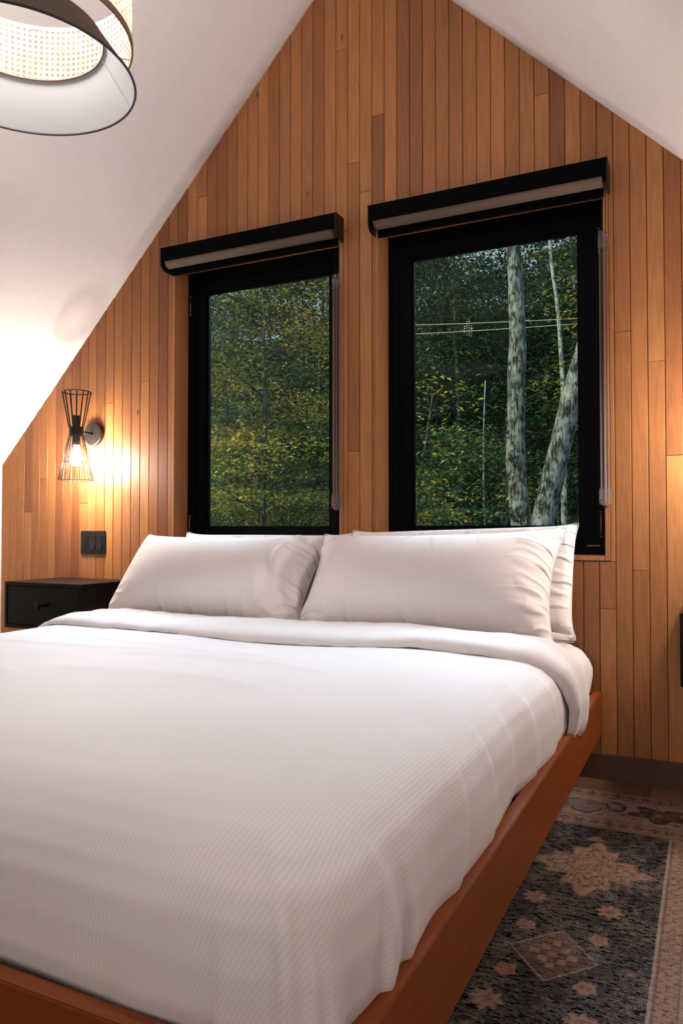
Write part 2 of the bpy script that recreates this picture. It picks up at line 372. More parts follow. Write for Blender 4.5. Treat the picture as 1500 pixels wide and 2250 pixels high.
# ------------------------------------------------------------------ windows
def window(name, W, hinge_side):
    x0, x1, z0, z1 = W; e = tag(empty(name), kind='structure')
    c = 0.018
    # casing boards lining the opening, 3 mm proud of the planks
    for a, b, lo, hi in ((x0 - c, x0, z0 - c, z1 + c), (x1, x1 + c, z0 - c, z1 + c)):
        box_obj('casing_board', a, b, -0.003, 0.15, lo, hi, M['casing'], e, 0.001)
    for lo, hi in ((z0 - c, z0), (z1, z1 + c)):
        box_obj('casing_board', x0, x1, -0.003, 0.15, lo, hi, M['casing'], e, 0.001)
    def ring(nm, a, b, lo, hi, t, ya, yb, bev=0.002):
        bm = bmesh.new()
        box(bm, a, a + t, ya, yb, lo, hi, bev); box(bm, b - t, b, ya, yb, lo, hi, bev)
        box(bm, a + t, b - t, ya, yb, lo, lo + t, bev); box(bm, a + t, b - t, ya, yb, hi - t, hi, bev)
        return obj(nm, bm, M['blackframe'], e)
    ring('window_frame', x0, x1, z0, z1, 0.046, 0.098, 0.155)
    ring('sash', x0 + 0.046, x1 - 0.046, z0 + 0.046, z1 - 0.046, 0.052, 0.106, 0.15)
    ring('glazing_bead', x0 + 0.098, x1 - 0.098, z0 + 0.098, z1 - 0.098, 0.010, 0.116, 0.134, 0.001)
    box_obj('pane', x0 + 0.099, x1 - 0.099, 0.126, 0.130, z0 + 0.099, z1 - 0.099, M['glass'], e)
    hx = x0 + 0.012 if hinge_side < 0 else x1 - 0.030
    for zz in (z0 + 0.11, z1 - 0.16):
        bm = bmesh.new(); tube(bm, [(hx + 0.006, 0.092, zz - 0.045), (hx + 0.006, 0.092, zz + 0.045)], 0.0055, 10)
        for q in (-0.047, 0.044): tube(bm, [(hx + 0.006, 0.092, zz + q), (hx + 0.006, 0.092, zz + q + 0.006)], 0.0075, 10)
        box(bm, hx - 0.012, hx + 0.006, 0.094, 0.099, zz - 0.05, zz + 0.05) if False else None
        obj('hinge', bm, M['bronze'], e, True)
    if hinge_side > 0:
        bm = bmesh.new(); box(bm, x1 - 0.075, x1 - 0.03, 0.094, 0.099, z0 + 0.03, z0 + 0.036, 0.001); obj('latch', bm, M['bronze'], e)
    return e
window('window_1', W1, -1); window('window_2', W2, 1)

# ------------------------------------------------------------------ roller blinds
def blind(x0, x1, label, wand_mat):
    cx = 0.5 * (x0 + x1); B = tag(empty('roller_blind', (cx, 0, 2.07)), label, 'blind', 'roller blinds above the two windows'); o = (-cx, 0, -2.07)
    def P(name, bm, mat, smooth=False):
        bmesh.ops.translate(bm, verts=bm.verts[:], vec=o); return obj(name, bm, mat, B, smooth)
    zt = 2.178
    bm = bmesh.new()   # fascia: top plate and front face as one folded section
    box(bm, x0 + 0.004, x1 - 0.004, -0.076, -0.0735, zt - 0.067, zt - 0.002, 0.0008); box(bm, x0 + 0.004, x1 - 0.004, -0.074, -0.004, zt - 0.005, zt - 0.002)
    P('fascia', bm, M['blackfabric'])
    bm = bmesh.new(); box(bm, x0 + 0.004, x1 - 0.004, -0.005, -0.001, zt - 0.05, zt - 0.004); P('back_plate', bm, M['blackfabric'])
    for xs_ in (x0, x1 - 0.004):     # end caps: square top, rounded lower front
        prof = [(-0.001, zt), (-0.0765, zt), (-0.0765, zt - 0.070)] + [(-0.0765 + 0.034 * (1 - math.cos(t)), zt - 0.070 - 0.034 * math.sin(t)) for t in np.linspace(0.2, PI / 2, 6)] + [(-0.001, zt - 0.104)]
        bm = bmesh.new(); a = [bm.verts.new((xs_, y, z)) for y, z in prof]; b = [bm.verts.new((xs_ + 0.004, y, z)) for y, z in prof]
        bm.faces.new(a); bm.faces.new(b)
        for i in range(len(prof)):
            j = (i + 1) % len(prof); bm.faces.new((a[i], a[j], b[j], b[i]))
        P('end_cap', bm, M['blackmetal'])
    bm = bmesh.new(); tube(bm, [(x0 + 0.02, -0.041, 2.118), (x1 - 0.02, -0.041, 2.118)], 0.031, 24)
    P('cloth_roll', bm, M['beige'], True)
    bm = bmesh.new(); box(bm, x0 + 0.02, x1 - 0.02, -0.022, -0.008, 2.062, 2.094, 0.003); P('bottom_bar', bm, M['blackfabric'])
    bm = bmesh.new(); box(bm, x0 + 0.02, x1 - 0.02, -0.0105, -0.0095, 2.09, 2.125); P('hanging_cloth', bm, M['beige'])
    # bead chain loop at the right end
    cxx = x1 - 0.020; y = -0.030; zb = 0.968
    bm = bmesh.new()
    for s in (-1, 1):
        zz = 2.11; xx = cxx + s * 0.0072
        while zz > zb:
            c = Vector((xx, y + (0.004 if s > 0 else 0), zz)); q = 0.0022
            vs = [bm.verts.new(c + Vector(d) * q) for d in ((1, 0, 0), (0, 1, 0), (-1, 0, 0), (0, -1, 0), (0, 0, 1), (0, 0, -1))]
            for i in range(4): bm.faces.new((vs[i], vs[(i + 1) % 4], vs[4])); bm.faces.new((vs[(i + 1) % 4], vs[i], vs[5]))
            zz -= 0.0062
        tube(bm, [(xx, y + (0.004 if s > 0 else 0), 2.11), (xx, y + (0.004 if s > 0 else 0), zb)], 0.0006, 4)
    ch = P('bead_chain', bm, M['blackmetal'], True); ch['kind'] = 'stuff'
    # clear guide: channel, upper bracket with round button, lower tension device
    bm = bmesh.new()
    box(bm, cxx - 0.014, cxx + 0.014, y + 0.010, y + 0.012, 0.985, 1.905); box(bm, cxx - 0.015, cxx - 0.013, y - 0.006, y + 0.012, 0.985, 1.905)
    box(bm, cxx - 0.0008, cxx + 0.0008, y - 0.004, y + 0.010, 0.985, 1.905); box(bm, cxx + 0.013, cxx + 0.015, y - 0.004, y + 0.012, 0.985, 1.905)
    P('chain_guide', bm, wand_mat)
    bm = bmesh.new(); box(bm, cxx - 0.018, cxx + 0.017, y - 0.007, y + 0.013, 1.872, 1.925, 0.004)
    tube(bm, [(cxx + 0.008, y - 0.012, 1.900), (cxx + 0.008, y + 0.0, 1.900)], 0.009, 14)
    tube(bm, [(cxx - 0.010, y, 1.925), (cxx - 0.010, y, 1.936)], 0.007, 10); tube(bm, [(cxx + 0.010, y, 1.925), (cxx + 0.010, y, 1.936)], 0.006, 10)
    P('chain_clip', bm, wand_mat)
    bm = bmesh.new(); box(bm, cxx - 0.0195, cxx + 0.0195, y - 0.009, y + 0.014, 0.966, 1.024, 0.003)
    tube(bm, [(cxx, y - 0.010, 0.972), (cxx, y + 0.012, 0.972)], 0.013, 16)
    P('tension_clip', bm, wand_mat)
    bm = bmesh.new(); tube(bm, [(cxx + 0.004, y - 0.013, 0.960), (cxx + 0.004, y + 0.002, 0.960)], 0.005, 10); tube(bm, [(cxx - 0.014, y - 0.012, 0.973), (cxx - 0.014, y, 0.973)], 0.004, 10)
    P('screw', bm, M['bronze'], True)
    return B
blind(-2.272, -1.368, 'closed-up black roller blind box above the smaller-looking left window', M['clear'])
blind(-1.225, -0.313, 'rolled-up black roller blind box above the right window with grey birch view', M['clear'])

# ------------------------------------------------------------------ nightstands
def nightstand(x0, x1, z0, z1, depth, label):
    cx = (x0 + x1) / 2; N = tag(empty('nightstand', (cx, 0, z0)), label, 'nightstand', 'wall-hung black nightstands'); o = (-cx, 0, -z0)
    def P(name, bm, mat, par=None, smooth=False):
        if par is None: bmesh.ops.translate(bm, verts=bm.verts[:], vec=o)
        r = obj(name, bm, mat, par or N, smooth); return r
    t = 0.016; y0 = -depth
    bm = bmesh.new()
    box(bm, x0, x1, y0, -0.002, z1 - t, z1, 0.0012); box(bm, x0, x1, y0, -0.002, z0, z0 + t, 0.0012)
    box(bm, x0, x0 + t, y0, -0.002, z0 + t, z1 - t, 0.0012); box(bm, x1 - t, x1, y0, -0.002, z0 + t, z1 - t, 0.0012)
    box(bm, x0 + t, x1 - t, -0.012, -0.003, z0 + t, z1 - t)
    P('cabinet_body', bm, M['blackpaint'])
    bm = bmesh.new(); box(bm, x0 + t + 0.003, x1 - t - 0.003, y0 + 0.002, y0 + 0.020, z0 + t + 0.003, z1 - t - 0.003, 0.0015)
    box(bm, x0 + t + 0.01, x1 - t - 0.01, y0 + 0.02, -0.05, z0 + t + 0.01, z1 - t - 0.05)
    d = P('drawer', bm, M['blackpaint'])
    bm = bmesh.new(); zc = (z0 + z1) / 2 - z0 + 0.004
    tube(bm, [(-0.0, y0 + 0.003, zc), (0, y0 - 0.018, zc)], [0.006, 0.006], 12)
    lathe_pts = [(0, y0 - 0.016, zc), (0, y0 - 0.020, zc), (0, y0 - 0.026, zc), (0, y0 - 0.028, zc)]
    tube(bm, lathe_pts, [0.010, 0.015, 0.015, 0.011], 16)
    P('knob', bm, M['blackpaint'], d, True)
nightstand(-2.951, -2.474, 0.424, 0.636, 0.345, 'black wall-hung nightstand with one drawer left of bed, below switches')
nightstand(-0.087, 0.390, 0.410, 0.628, 0.345, 'black wall-hung nightstand at right picture edge, right of the bed')

# ------------------------------------------------------------------ switch plate
S = tag(empty('switch_plate', (-2.741, 0, 0.813)), 'black three-gang plate with outlet and two rocker switches on wooden wall', 'switch')
bm = bmesh.new(); box(bm, -0.081, 0.081, -0.0065, -0.0002, -0.057, 0.057, 0.0022); obj('cover_plate', bm, M['plate'], S)
for i, dx in enumerate((-0.046, 0.0, 0.046)):
    if i == 0:
        bm = bmesh.new(); box(bm, dx - 0.0165, dx + 0.0165, -0.0085, -0.006, -0.033, 0.033, 0.001); r = obj('outlet', bm, M['plate'], S)
        bm = bmesh.new()
        for zz in (-0.021, 0.021):
            box(bm, dx - 0.008, dx - 0.006, -0.0088, -0.0084, zz - 0.002, zz + 0.006); box(bm, dx + 0.006, dx + 0.008, -0.0088, -0.0084, zz - 0.002, zz + 0.005)
            tube(bm, [(dx, -0.0088, zz - 0.007), (dx, -0.0084, zz - 0.007)], 0.0024, 10)
        obj('slots', bm, M['blackfabric'], r)['kind'] = 'stuff'
        bm = bmesh.new(); box(bm, dx - 0.006, dx + 0.006, -0.0095, -0.0085, -0.006, -0.001, 0.0003); box(bm, dx - 0.006, dx + 0.006, -0.0095, -0.0085, 0.001, 0.006, 0.0003); obj('test_buttons', bm, M['plate'], r)
    else:
        V = [(dx - 0.0165, -0.006, -0.033), (dx + 0.0165, -0.006, -0.033), (dx + 0.0165, -0.006, 0.033), (dx - 0.0165, -0.006, 0.033),
             (dx - 0.0158, -0.0125, -0.0322), (dx + 0.0158, -0.0125, -0.0322), (dx + 0.0158, -0.0078, 0.0), (dx - 0.0158, -0.0078, 0.0), (dx + 0.0158, -0.0085, 0.0322), (dx - 0.0158, -0.0085, 0.0322)]
        pyobj('rocker', V, [(4, 5, 6, 7), (7, 6, 8, 9), (0, 1, 5, 4), (3, 9, 8, 2), (0, 4, 7, 9, 3), (1, 2, 8, 6, 5)], M['plate'], S)
bm = bmesh.new()
for dx in (-0.046, 0, 0.046):
    for zz in (-0.048, 0.048): tube(bm, [(dx, -0.0072, zz), (dx, -0.006, zz)], 0.003, 10)
obj('screws', bm, M['plate'], S, True)['kind'] = 'stuff'

# ------------------------------------------------------------------ sconces
m = NT('warm_bulb'); m.set(Base_Color=(1, 0.9, 0.75, 1), Emission_Color=(1.0, 0.80, 0.52, 1), Emission_Strength=60.0); M['bulb'] = m.m
m = NT('glowing_bulb_glass'); m.set(Base_Color=(1, 0.95, 0.85, 1), Emission_Color=(1.0, 0.90, 0.76, 1), Emission_Strength=9.0); M['frost'] = m.m
def sconce(x, label, energy=72):
    Z = 1.348; y = -0.125
    E = tag(empty('wall_sconce', (x, 0, Z)), label, 'sconce', 'hourglass wire sconces above the nightstands')
    bm = bmesh.new()
    pr = [(0.0, 0.0), (0.056, 0.0), (0.0575, 0.002), (0.0575, 0.018), (0.055, 0.0205), (0.050, 0.021), (0.0, 0.021)]
    n = 48; rings = []
    for r, d in pr:
        rings.append([bm.verts.new((max(r, 0.0001) * math.cos(2 * PI * k / n), -d, max(r, 0.0001) * math.sin(2 * PI * k / n))) for k in range(n)])
    for A, B in zip(rings, rings[1:]):
        for k in range(n): bm.faces.new((A[k], A[(k + 1) % n], B[(k + 1) % n], B[k]))
    obj('backplate', bm, M['darkmetal'], E, True)
    bm = bmesh.new(); tube(bm, [(0, -0.019, 0), (0, y + 0.034, 0)], 0.0065, 14); obj('arm', bm, M['blackmetal'], E, True)
    bm = bmesh.new(); lathe(bm, (0, y, 0), [(0.0325, -0.021), (0.034, -0.021), (0.034, 0.021), (0.0325, 0.021)], 40, True)
    for k in range(3):
        a = 2 * PI * k / 3; tube(bm, [(0.015 * math.cos(a), y + 0.015 * math.sin(a), 0), (0.032 * math.cos(a), y + 0.032 * math.sin(a), 0)], 0.002, 6)
    obj('collar', bm, M['blackmetal'], E, False)
    bm = bmesh.new(); lathe(bm, (0, y, 0), [(0.0, 0.076), (0.0175, 0.076), (0.018, 0.074), (0.018, -0.052), (0.0165, -0.064), (0.014, -0.066), (0.014, -0.05), (0.0, -0.05)], 28); obj('socket', bm, M['blackmetal'], E, False)
    # upper cage: 12 straight wires flaring to the top hoop
    top = empty('upper_cage', (0, 0, 0), E)
    bm = bmesh.new(); tube(bm, ring_pts((0, y), 0.067, 0.189), 0.0028, 8, closed=True); obj('hoop', bm, M['blackmetal'], top, True)
    wm = None
    def wires(par, nn, r0, z0, r1, z1, rad, ph=0.0):
        nonlocal wm
        b = bmesh.new(); tube(b, [(r0, 0, z0), (r1, 0, z1)], rad, 6)
        bmesh.ops.recalc_face_normals(b, faces=b.faces[:]); me = bpy.data.meshes.new('wire'); b.to_mesh(me); b.free(); me.materials.append(M['blackmetal'])
        for k in range(nn):
            o = bpy.data.objects.new('wire', me); COL.objects.link(o); o.parent = par; o.location = (0, y, 0); o.rotation_euler = (0, 0, 2 * PI * (k + ph) / nn)
    wires(top, 14, 0.0330, 0.015, 0.067, 0.189, 0.0028, 0.3)
    low = empty('lower_cage', (0, 0, 0), E)
    rr = lambda z: 0.0325 + (0.081 - 0.0325) * ((-z) - 0.015) / (0.236 - 0.015)
    for nm, z_, r_ in (('hoop', -0.236, 0.0017), ('hoop', -0.075, 0.0011), ('hoop', -0.150, 0.0011)):
        bm = bmesh.new(); tube(bm, ring_pts((0, y), rr(z_), z_), r_, 6, closed=True); obj(nm, bm, M['blackmetal'], low, True)
    wires(low, 22, 0.0325, -0.015, 0.081, -0.236, 0.0014)
    # clear glass bulb with glowing filament
    bm = bmesh.new(); lathe(bm, (0, y, 0), [(0.013, -0.055), (0.014, -0.075), (0.022, -0.098), (0.029, -0.122), (0.029, -0.140), (0.022, -0.158), (0.010, -0.168), (0.0, -0.170)], 24); bu = obj('bulb', bm, M['frost'], E, True)
    L = lamp('sconce_light', 'POINT', (0, y, -0.135), energy, (1.0, 0.87, 0.77), shadow_soft_size=0.055); L.parent = E
    return E
sconce(-2.735, 'lit black hourglass wire wall sconce above the left nightstand')
sconce(0.152, 'lit black hourglass wire wall sconce just past right picture edge above right nightstand')

# ------------------------------------------------------------------ pendant lamp
PX, PY = -1.392, -1.628
Pn = tag(empty('pendant_lamp', (PX, PY, 1.90)), 'lit pendant with cane webbing drum and dark-rimmed white-lined lower shade', 'pendant lamp')
m = NT('cane_webbing'); tx = m.n('ShaderNodeTexCoord').outputs['Object']
nz = m.n('ShaderNodeTexNoise', {'Vector': tx, 'Scale': 90.0, 'Detail': 2.0}).outputs[0]
cc = m.ramp(nz, [(0.3, (0.34, 0.29, 0.225)), (0.7, (0.46, 0.405, 0.33))])
d1 = m.n('ShaderNodeBsdfDiffuse', {'Color': cc}); t1 = m.n('ShaderNodeBsdfTranslucent', {'Color': cc}); mx = m.n('ShaderNodeMixShader', {0: 0.45, 1: d1.outputs[0], 2: t1.outputs[0]}); m.l(mx.outputs[0], m.out.inputs[0]); M['cane'] = m.m
m = NT('white_shade_lining'); d1 = m.n('ShaderNodeBsdfDiffuse', {'Color': (0.62, 0.62, 0.64, 1)}); m.l(d1.outputs[0], m.out.inputs[0]); M['lining'] = m.m
m = NT('brown_linen'); tx = m.n('ShaderNodeTexCoord').outputs['Object']; nz = m.n('ShaderNodeTexNoise', {'Vector': tx, 'Scale': 420.0, 'Detail': 2.0}).outputs[0]
m.set(Base_Color=m.ramp(nz, [(0.35, (0.055, 0.038, 0.028)), (0.65, (0.12, 0.085, 0.062))]), Roughness=0.85); m.bump(nz, 0.4, 0.001); M['linen'] = m.m
M['trim_brown'] = plain('brown_trim', (0.20, 0.12, 0.075), 0.8)
M['rim'] = plain('black_rim_trim', (0.015, 0.012, 0.012), 0.7)
Rc, zc0, zc1 = 0.245, 0.095, 0.275
def cane(bm, R, z0, z1, nc, nr):
    # webbing sheet with real octagonal holes
    dz = (z1 - z0) / nr; da = 2 * PI / nc; cache = {}
    def V(a, z):
        key = (round((a % (2 * PI)) / da * 8), round(z / dz * 8 * 4))
        if key not in cache: cache[key] = bm.verts.new((R * math.cos(a), R * math.sin(a), z))
        return cache[key]
    for i in range(nc):
        for j in range(nr):
            a, z = (i + 0.5) * da, z0 + (j + 0.5) * dz; h = 0.25
            q = 0.5
            outer = [(q, -q), (q, 0), (q, q), (0, q), (-q, q), (-q, 0), (-q, -q), (0, -q)]
            inner = [(h * math.cos(t), h * math.sin(t)) for t in (-PI / 4, 0, PI / 4, PI / 2, 3 * PI / 4, PI, 5 * PI / 4, 3 * PI / 2)]
            O = [V(a + x * da, z + y_ * dz) for x, y_ in outer]
            I = [bm.verts.new((R * math.cos(a + x * da), R * math.sin(a + x * da), z + y_ * dz)) for x, y_ in inner]
            for k in range(8): bm.faces.new((O[k], O[(k + 1) % 8], I[(k + 1) % 8], I[k]))
bm = bmesh.new(); cane(bm, Rc, zc0 + 0.008, zc1 - 0.006, 112, 12); obj('cane_drum', bm, M['cane'], Pn)
bm = bmesh.new(); lathe(bm, (0, 0, 0), [(Rc - 0.001, zc0), (Rc + 0.003, zc0), (Rc + 0.003, zc0 + 0.014), (Rc - 0.001, zc0 + 0.014)], 96, True); obj('drum_trim', bm, M['trim_brown'], Pn)
bm = bmesh.new(); lathe(bm, (0, 0, 0), [(Rc - 0.001, zc1 - 0.008), (Rc + 0.002, zc1 - 0.008), (Rc + 0.002, zc1), (Rc - 0.001, zc1)], 96, True); obj('drum_trim', bm, M['lining'], Pn)
Rb, Rt, zt_ = 0.2535, 0.182, 0.10
def skirt_r(z): return Rb + (Rt - Rb) * (z / zt_)
bm = bmesh.new(); lathe(bm, (0, 0, 0), [(skirt_r(z), z) for z in np.linspace(0.002, zt_, 6)], 96); obj('shade_lining', bm, M['lining'], Pn, True)
bm = bmesh.new(); lathe(bm, (0, 0, 0), [(skirt_r(z) + 0.0012, z) for z in np.linspace(0.001, zt_, 6)], 96); obj('linen_shade', bm, M['linen'], Pn, True)
bm = bmesh.new(); tube(bm, ring_pts((0, 0), Rb, 0.0, 96), 0.0028, 8, closed=True); obj('lower_rim', bm, M['rim'], Pn, True)
bm = bmesh.new(); tube(bm, ring_pts((0, 0), Rt, zt_, 96), 0.0022, 8, closed=True); obj('upper_rim', bm, M['trim_brown'], Pn, True)
bm = bmesh.new(); a = math.radians(57)
for t0, t1 in zip(np.linspace(0.004, zt_ - 0.004, 9), np.linspace(0.004, zt_ - 0.004, 9)[1:]):
    tube(bm, [((skirt_r(t) - 0.0012) * math.cos(a), (skirt_r(t) - 0.0012) * math.sin(a), t) for t in (t0, t1)], 0.0009, 5)
obj('seam', bm, M['whiteplastic'], Pn)
HZ = 0.325
for k in range(3):
    a = 2 * PI * k / 3 + 0.9; bm = bmesh.new(); tube(bm, [(0.02 * math.cos(a), 0.02 * math.sin(a), HZ + 0.045), (Rc * math.cos(a), Rc * math.sin(a), zc1 - 0.004)], 0.002, 6); obj('spider_arm', bm, M['whiteplastic'], Pn)
    bm = bmesh.new(); tube(bm, [(Rt * math.cos(a), Rt * math.sin(a), zt_), ((Rc - 0.002) * math.cos(a), (Rc - 0.002) * math.sin(a), zc0 + 0.008)], 0.0018, 6); obj('shade_bracket', bm, M['whiteplastic'], Pn)
bm = bmesh.new(); lathe(bm, (0, 0, 0), [(0, HZ + 0.075), (0.012, HZ + 0.07), (0.02, HZ + 0.055), (0.021, HZ + 0.01), (0.018, HZ + 0.0), (0, HZ)], 24); obj('socket', bm, M['blackmetal'], Pn, True)
m = NT('cool_bulb'); m.set(Base_Color=(1, 1, 1, 1), Emission_Color=(1.0, 0.94, 0.86, 1), Emission_Strength=25.0); M['bulb2'] = m.m
bm = bmesh.new(); lathe(bm, (0, 0, 0), [(0.013, HZ), (0.015, HZ - 0.02), (0.027, HZ - 0.05), (0.030, HZ - 0.07), (0.024, HZ - 0.092), (0.012, HZ - 0.102), (0, HZ - 0.104)], 24); obj('bulb', bm, M['bulb2'], Pn, True)
cz = ZRIDGE - 1.90 - 0.095
bm = bmesh.new(); tube(bm, [(0, 0, HZ + 0.07), (0, 0, cz)], 0.003, 8); obj('cord', bm, M['blackmetal'], Pn, True)
bm = bmesh.new(); lathe(bm, (0, 0, cz - 0.03), [(0, 0), (0.055, 0.002), (0.06, 0.01), (0.06, 0.04), (0, 0.042)], 32); obj('ceiling_canopy', bm, M['blackmetal'], Pn, False)
L = lamp('pendant_light', 'POINT', (0, 0, HZ - 0.06), 320, (1.0, 0.91, 0.86), shadow_soft_size=0.032); L.parent = Pn

# ------------------------------------------------------------------ bed
BX0, BX1, BY0, BY1 = -2.363, -0.353, -2.135, -0.004     # outer frame
BED = tag(empty('bed_frame', (-1.358, -1.07, 0.0)), 'low reddish-brown stained wood platform bed frame around the mattress', 'bed')
def bp(name, bm, mat): bmesh.ops.translate(bm, verts=bm.verts[:], vec=(1.358, 1.07, 0)); return obj(name, bm, mat, BED)
bm = bmesh.new(); box(bm, BX1 - 0.028, BX1, BY0, BY1, 0.160, 0.306, 0.002); bp('side_rail', bm, M['bed'])
bm = bmesh.new(); box(bm, BX0, BX0 + 0.028, BY0, BY1, 0.160, 0.306, 0.002); bp('side_rail', bm, M['bed'])
bm = bmesh.new(); box(bm, BX0 + 0.028, BX1 - 0.028, BY0, BY0 + 0.028, 0.160, 0.306, 0.002); bp('foot_rail', bm, M['bedx'])
bm = bmesh.new(); box(bm, BX0 + 0.028, BX1 - 0.028, BY1 - 0.028, BY1, 0.160, 0.306, 0.002); bp('head_rail', bm, M['bedx'])
for i in range(14):
    y = BY0 + 0.07 + i * 0.148
    bm = bmesh.new(); box(bm, BX0 + 0.028, BX1 - 0.028, y, y + 0.07, 0.185, 0.205, 0.001); bp('slat', bm, M['bedx'])
for xx in (BX0 + 0.35, -1.40, BX1 - 0.43):
    for yy in (BY0 + 0.25, -0.35):
        bm = bmesh.new(); box(bm, xx, xx + 0.08, yy, yy + 0.08, 0.0, 0.185, 0.002); bp('leg', bm, M['bed'])

rng = np.random.default_rng(5)
def wob(x, y, scale, seed, n=7):
    r = np.random.default_rng(seed); s = 0
    for i in range(n):
        a = r.uniform(0, 2 * PI); f = r.uniform(0.6, 1.6) / scale * 2 * PI; s = s + np.sin((x * math.cos(a) + y * math.sin(a)) * f + r.uniform(0, 6.28))
    return s / math.sqrt(n)
class Cover:
    """cloth wrapped over a rounded slab; p runs across the bed, q along it (0 = head wall, negative to the foot)"""
    def __init__(s, xc, hw, yf, prof, r0=0.30, n=2.7):
        s.xc, s.hw, s.yf, s.r0, s.n = xc, hw, yf, r0, n
        P = np.array(prof); s.P = P
        s.L = np.concatenate([[0], np.cumsum(np.hypot(np.diff(P[:, 0]), np.diff(P[:, 1])))]); s.len = s.L[-1]
        s.A = hw - r0; s.B = yf + r0
    def pos(s, p, q):
        dx = np.maximum(np.abs(p) - s.A, 0); dy = np.maximum(s.B - q, 0); sg = np.sign(p)
        d = (dx ** 3 + dy ** 3) ** (1 / 3); e = np.hypot(dx, dy) + 1e-9; ux, uy = dx / e, dy / e
        k = (ux ** s.n + uy ** s.n + 1e-12) ** (-1 / s.n)
        kk = 1 + (k - 1) * np.clip(d / 0.3, 0, 1)
        du = np.interp(d, s.L, s.P[:, 0]) + s.r0; dz = np.interp(d, s.L, s.P[:, 1])
        x = s.xc + sg * (np.minimum(np.abs(p), s.A) + ux * du * kk)
        y = np.maximum(q, s.B) - uy * du * kk
        return x, y, dz, d
def grid_faces(nu, nv, close=False):
    f = []
    for i in range(nu - 1):
        for j in range(nv - 1): f.append((i * nv + j, (i + 1) * nv + j, (i + 1) * nv + j + 1, i * nv + j + 1))
    return f
def normals(X, Y, Z):
    P = np.stack([X, Y, Z], -1); a = np.gradient(P, axis=0); b = np.gradient(P, axis=1); n = np.cross(a, b); n /= np.linalg.norm(n, axis=-1, keepdims=True) + 1e-12
    return n
def cloth_obj(name, P, U, V, mat, parent=None, faces=None):
    nu, nv = P.shape[:2]; me = bpy.data.meshes.new(name)
    me.from_pydata([tuple(v) for v in P.reshape(-1, 3)], [], faces or grid_faces(nu, nv)); me.update()
    uvl = me.uv_layers.new(name='UVMap'); li = np.zeros(len(me.loops), dtype=np.int32); me.loops.foreach_get('vertex_index', li)
    uv = np.stack([U.reshape(-1), V.reshape(-1)], -1)[li].astype(np.float32); uvl.data.foreach_set('uv', uv.reshape(-1))
    return link(name, me, mat, parent, True)
def fold(p, q, pts, width, amp, skew=0.0):
    """soft ridge along a polyline in cloth coordinates"""
    h = np.zeros_like(p); pts = np.array(pts, float)
    for (a, b) in zip(pts[:-1], pts[1:]):
        ab = b - a; L2 = (ab ** 2).sum(); t = np.clip(((p - a[0]) * ab[0] + (q - a[1]) * ab[1]) / L2, 0, 1)
        ex = p - (a[0] + t * ab[0]); ey = q - (a[1] + t * ab[1]); sd = (ex * ab[1] - ey * ab[0]) / math.sqrt(L2)
        dist = np.hypot(ex, ey); w_ = np.where(sd > 0, width * (1 + skew), width * (1 - skew))
        h = np.maximum(h, np.exp(-(dist / w_) ** 2))
    tot = np.hypot(*(pts[-1] - pts[0])) + 1e-6; t = ((p - pts[0, 0]) * (pts[-1, 0] - pts[0, 0]) + (q - pts[0, 1]) * (pts[-1, 1] - pts[0, 1])) / tot ** 2
    return h * amp * np.clip(t * 4 + 0.1, 0, 1) * np.clip((1 - t) * 6 + 0.4, 0, 1)

# mattress in its fitted sheet
mprof = [(-0.30, 0), (-0.15, 0.0), (-0.07, -0.004), (-0.035, -0.018), (-0.012, -0.045), (-0.002, -0.08), (0.0, -0.12), (-0.002, -0.16), (-0.008, -0.20), (-0.02, -0.235), (-0.05, -0.262)]
cv = Cover(-1.358, 0.972, -2.04, mprof, 0.30, 2.9)
ps = np.linspace(-(cv.A + cv.len), cv.A + cv.len, 150); qs = np.linspace(-0.022, cv.B - cv.len, 130)
p, q = np.meshgrid(ps, qs, indexing='ij'); x, y, z, d = cv.pos(p, q); z = z + 0.472; x = -1.358 + (x + 1.358) * (1 - 0.04 * np.clip((-0.75 - q) / 0.3, 0, 1))
side = np.clip((d - 0.18) / 0.12, 0, 1)
N = normals(x, y, z); N *= np.sign(N[75, 60, 2])
r = side * (0.0035 * np.sin(q * 46 + 3 * np.sin(d * 14)) + 0.003 * wob(q * 3, d * 1.2, 0.12, 3)) + 0.0015 * wob(p, q, 0.2, 4)
Pm = np.stack([x, y, z], -1) + N * r[..., None]; Pm[..., 1] = np.minimum(Pm[..., 1], -0.012)
MT = tag(empty('mattress', (-1.358, -1.05, 0.205)), 'mattress in a white fitted sheet showing at its right rear corner', 'mattress')
o = cloth_obj('fitted_sheet', Pm - np.array([-1.358, -1.05, 0.205]), p, q, M['sheet'], MT)
bm = bmesh.new(); box(bm, -2.18, -0.54, -1.85, -0.05, 0.206, 0.440, 0.03); bmesh.ops.translate(bm, verts=bm.verts[:], vec=(1.358, 1.05, -0.205)); obj('mattress_core', bm, M['sheet'], MT)

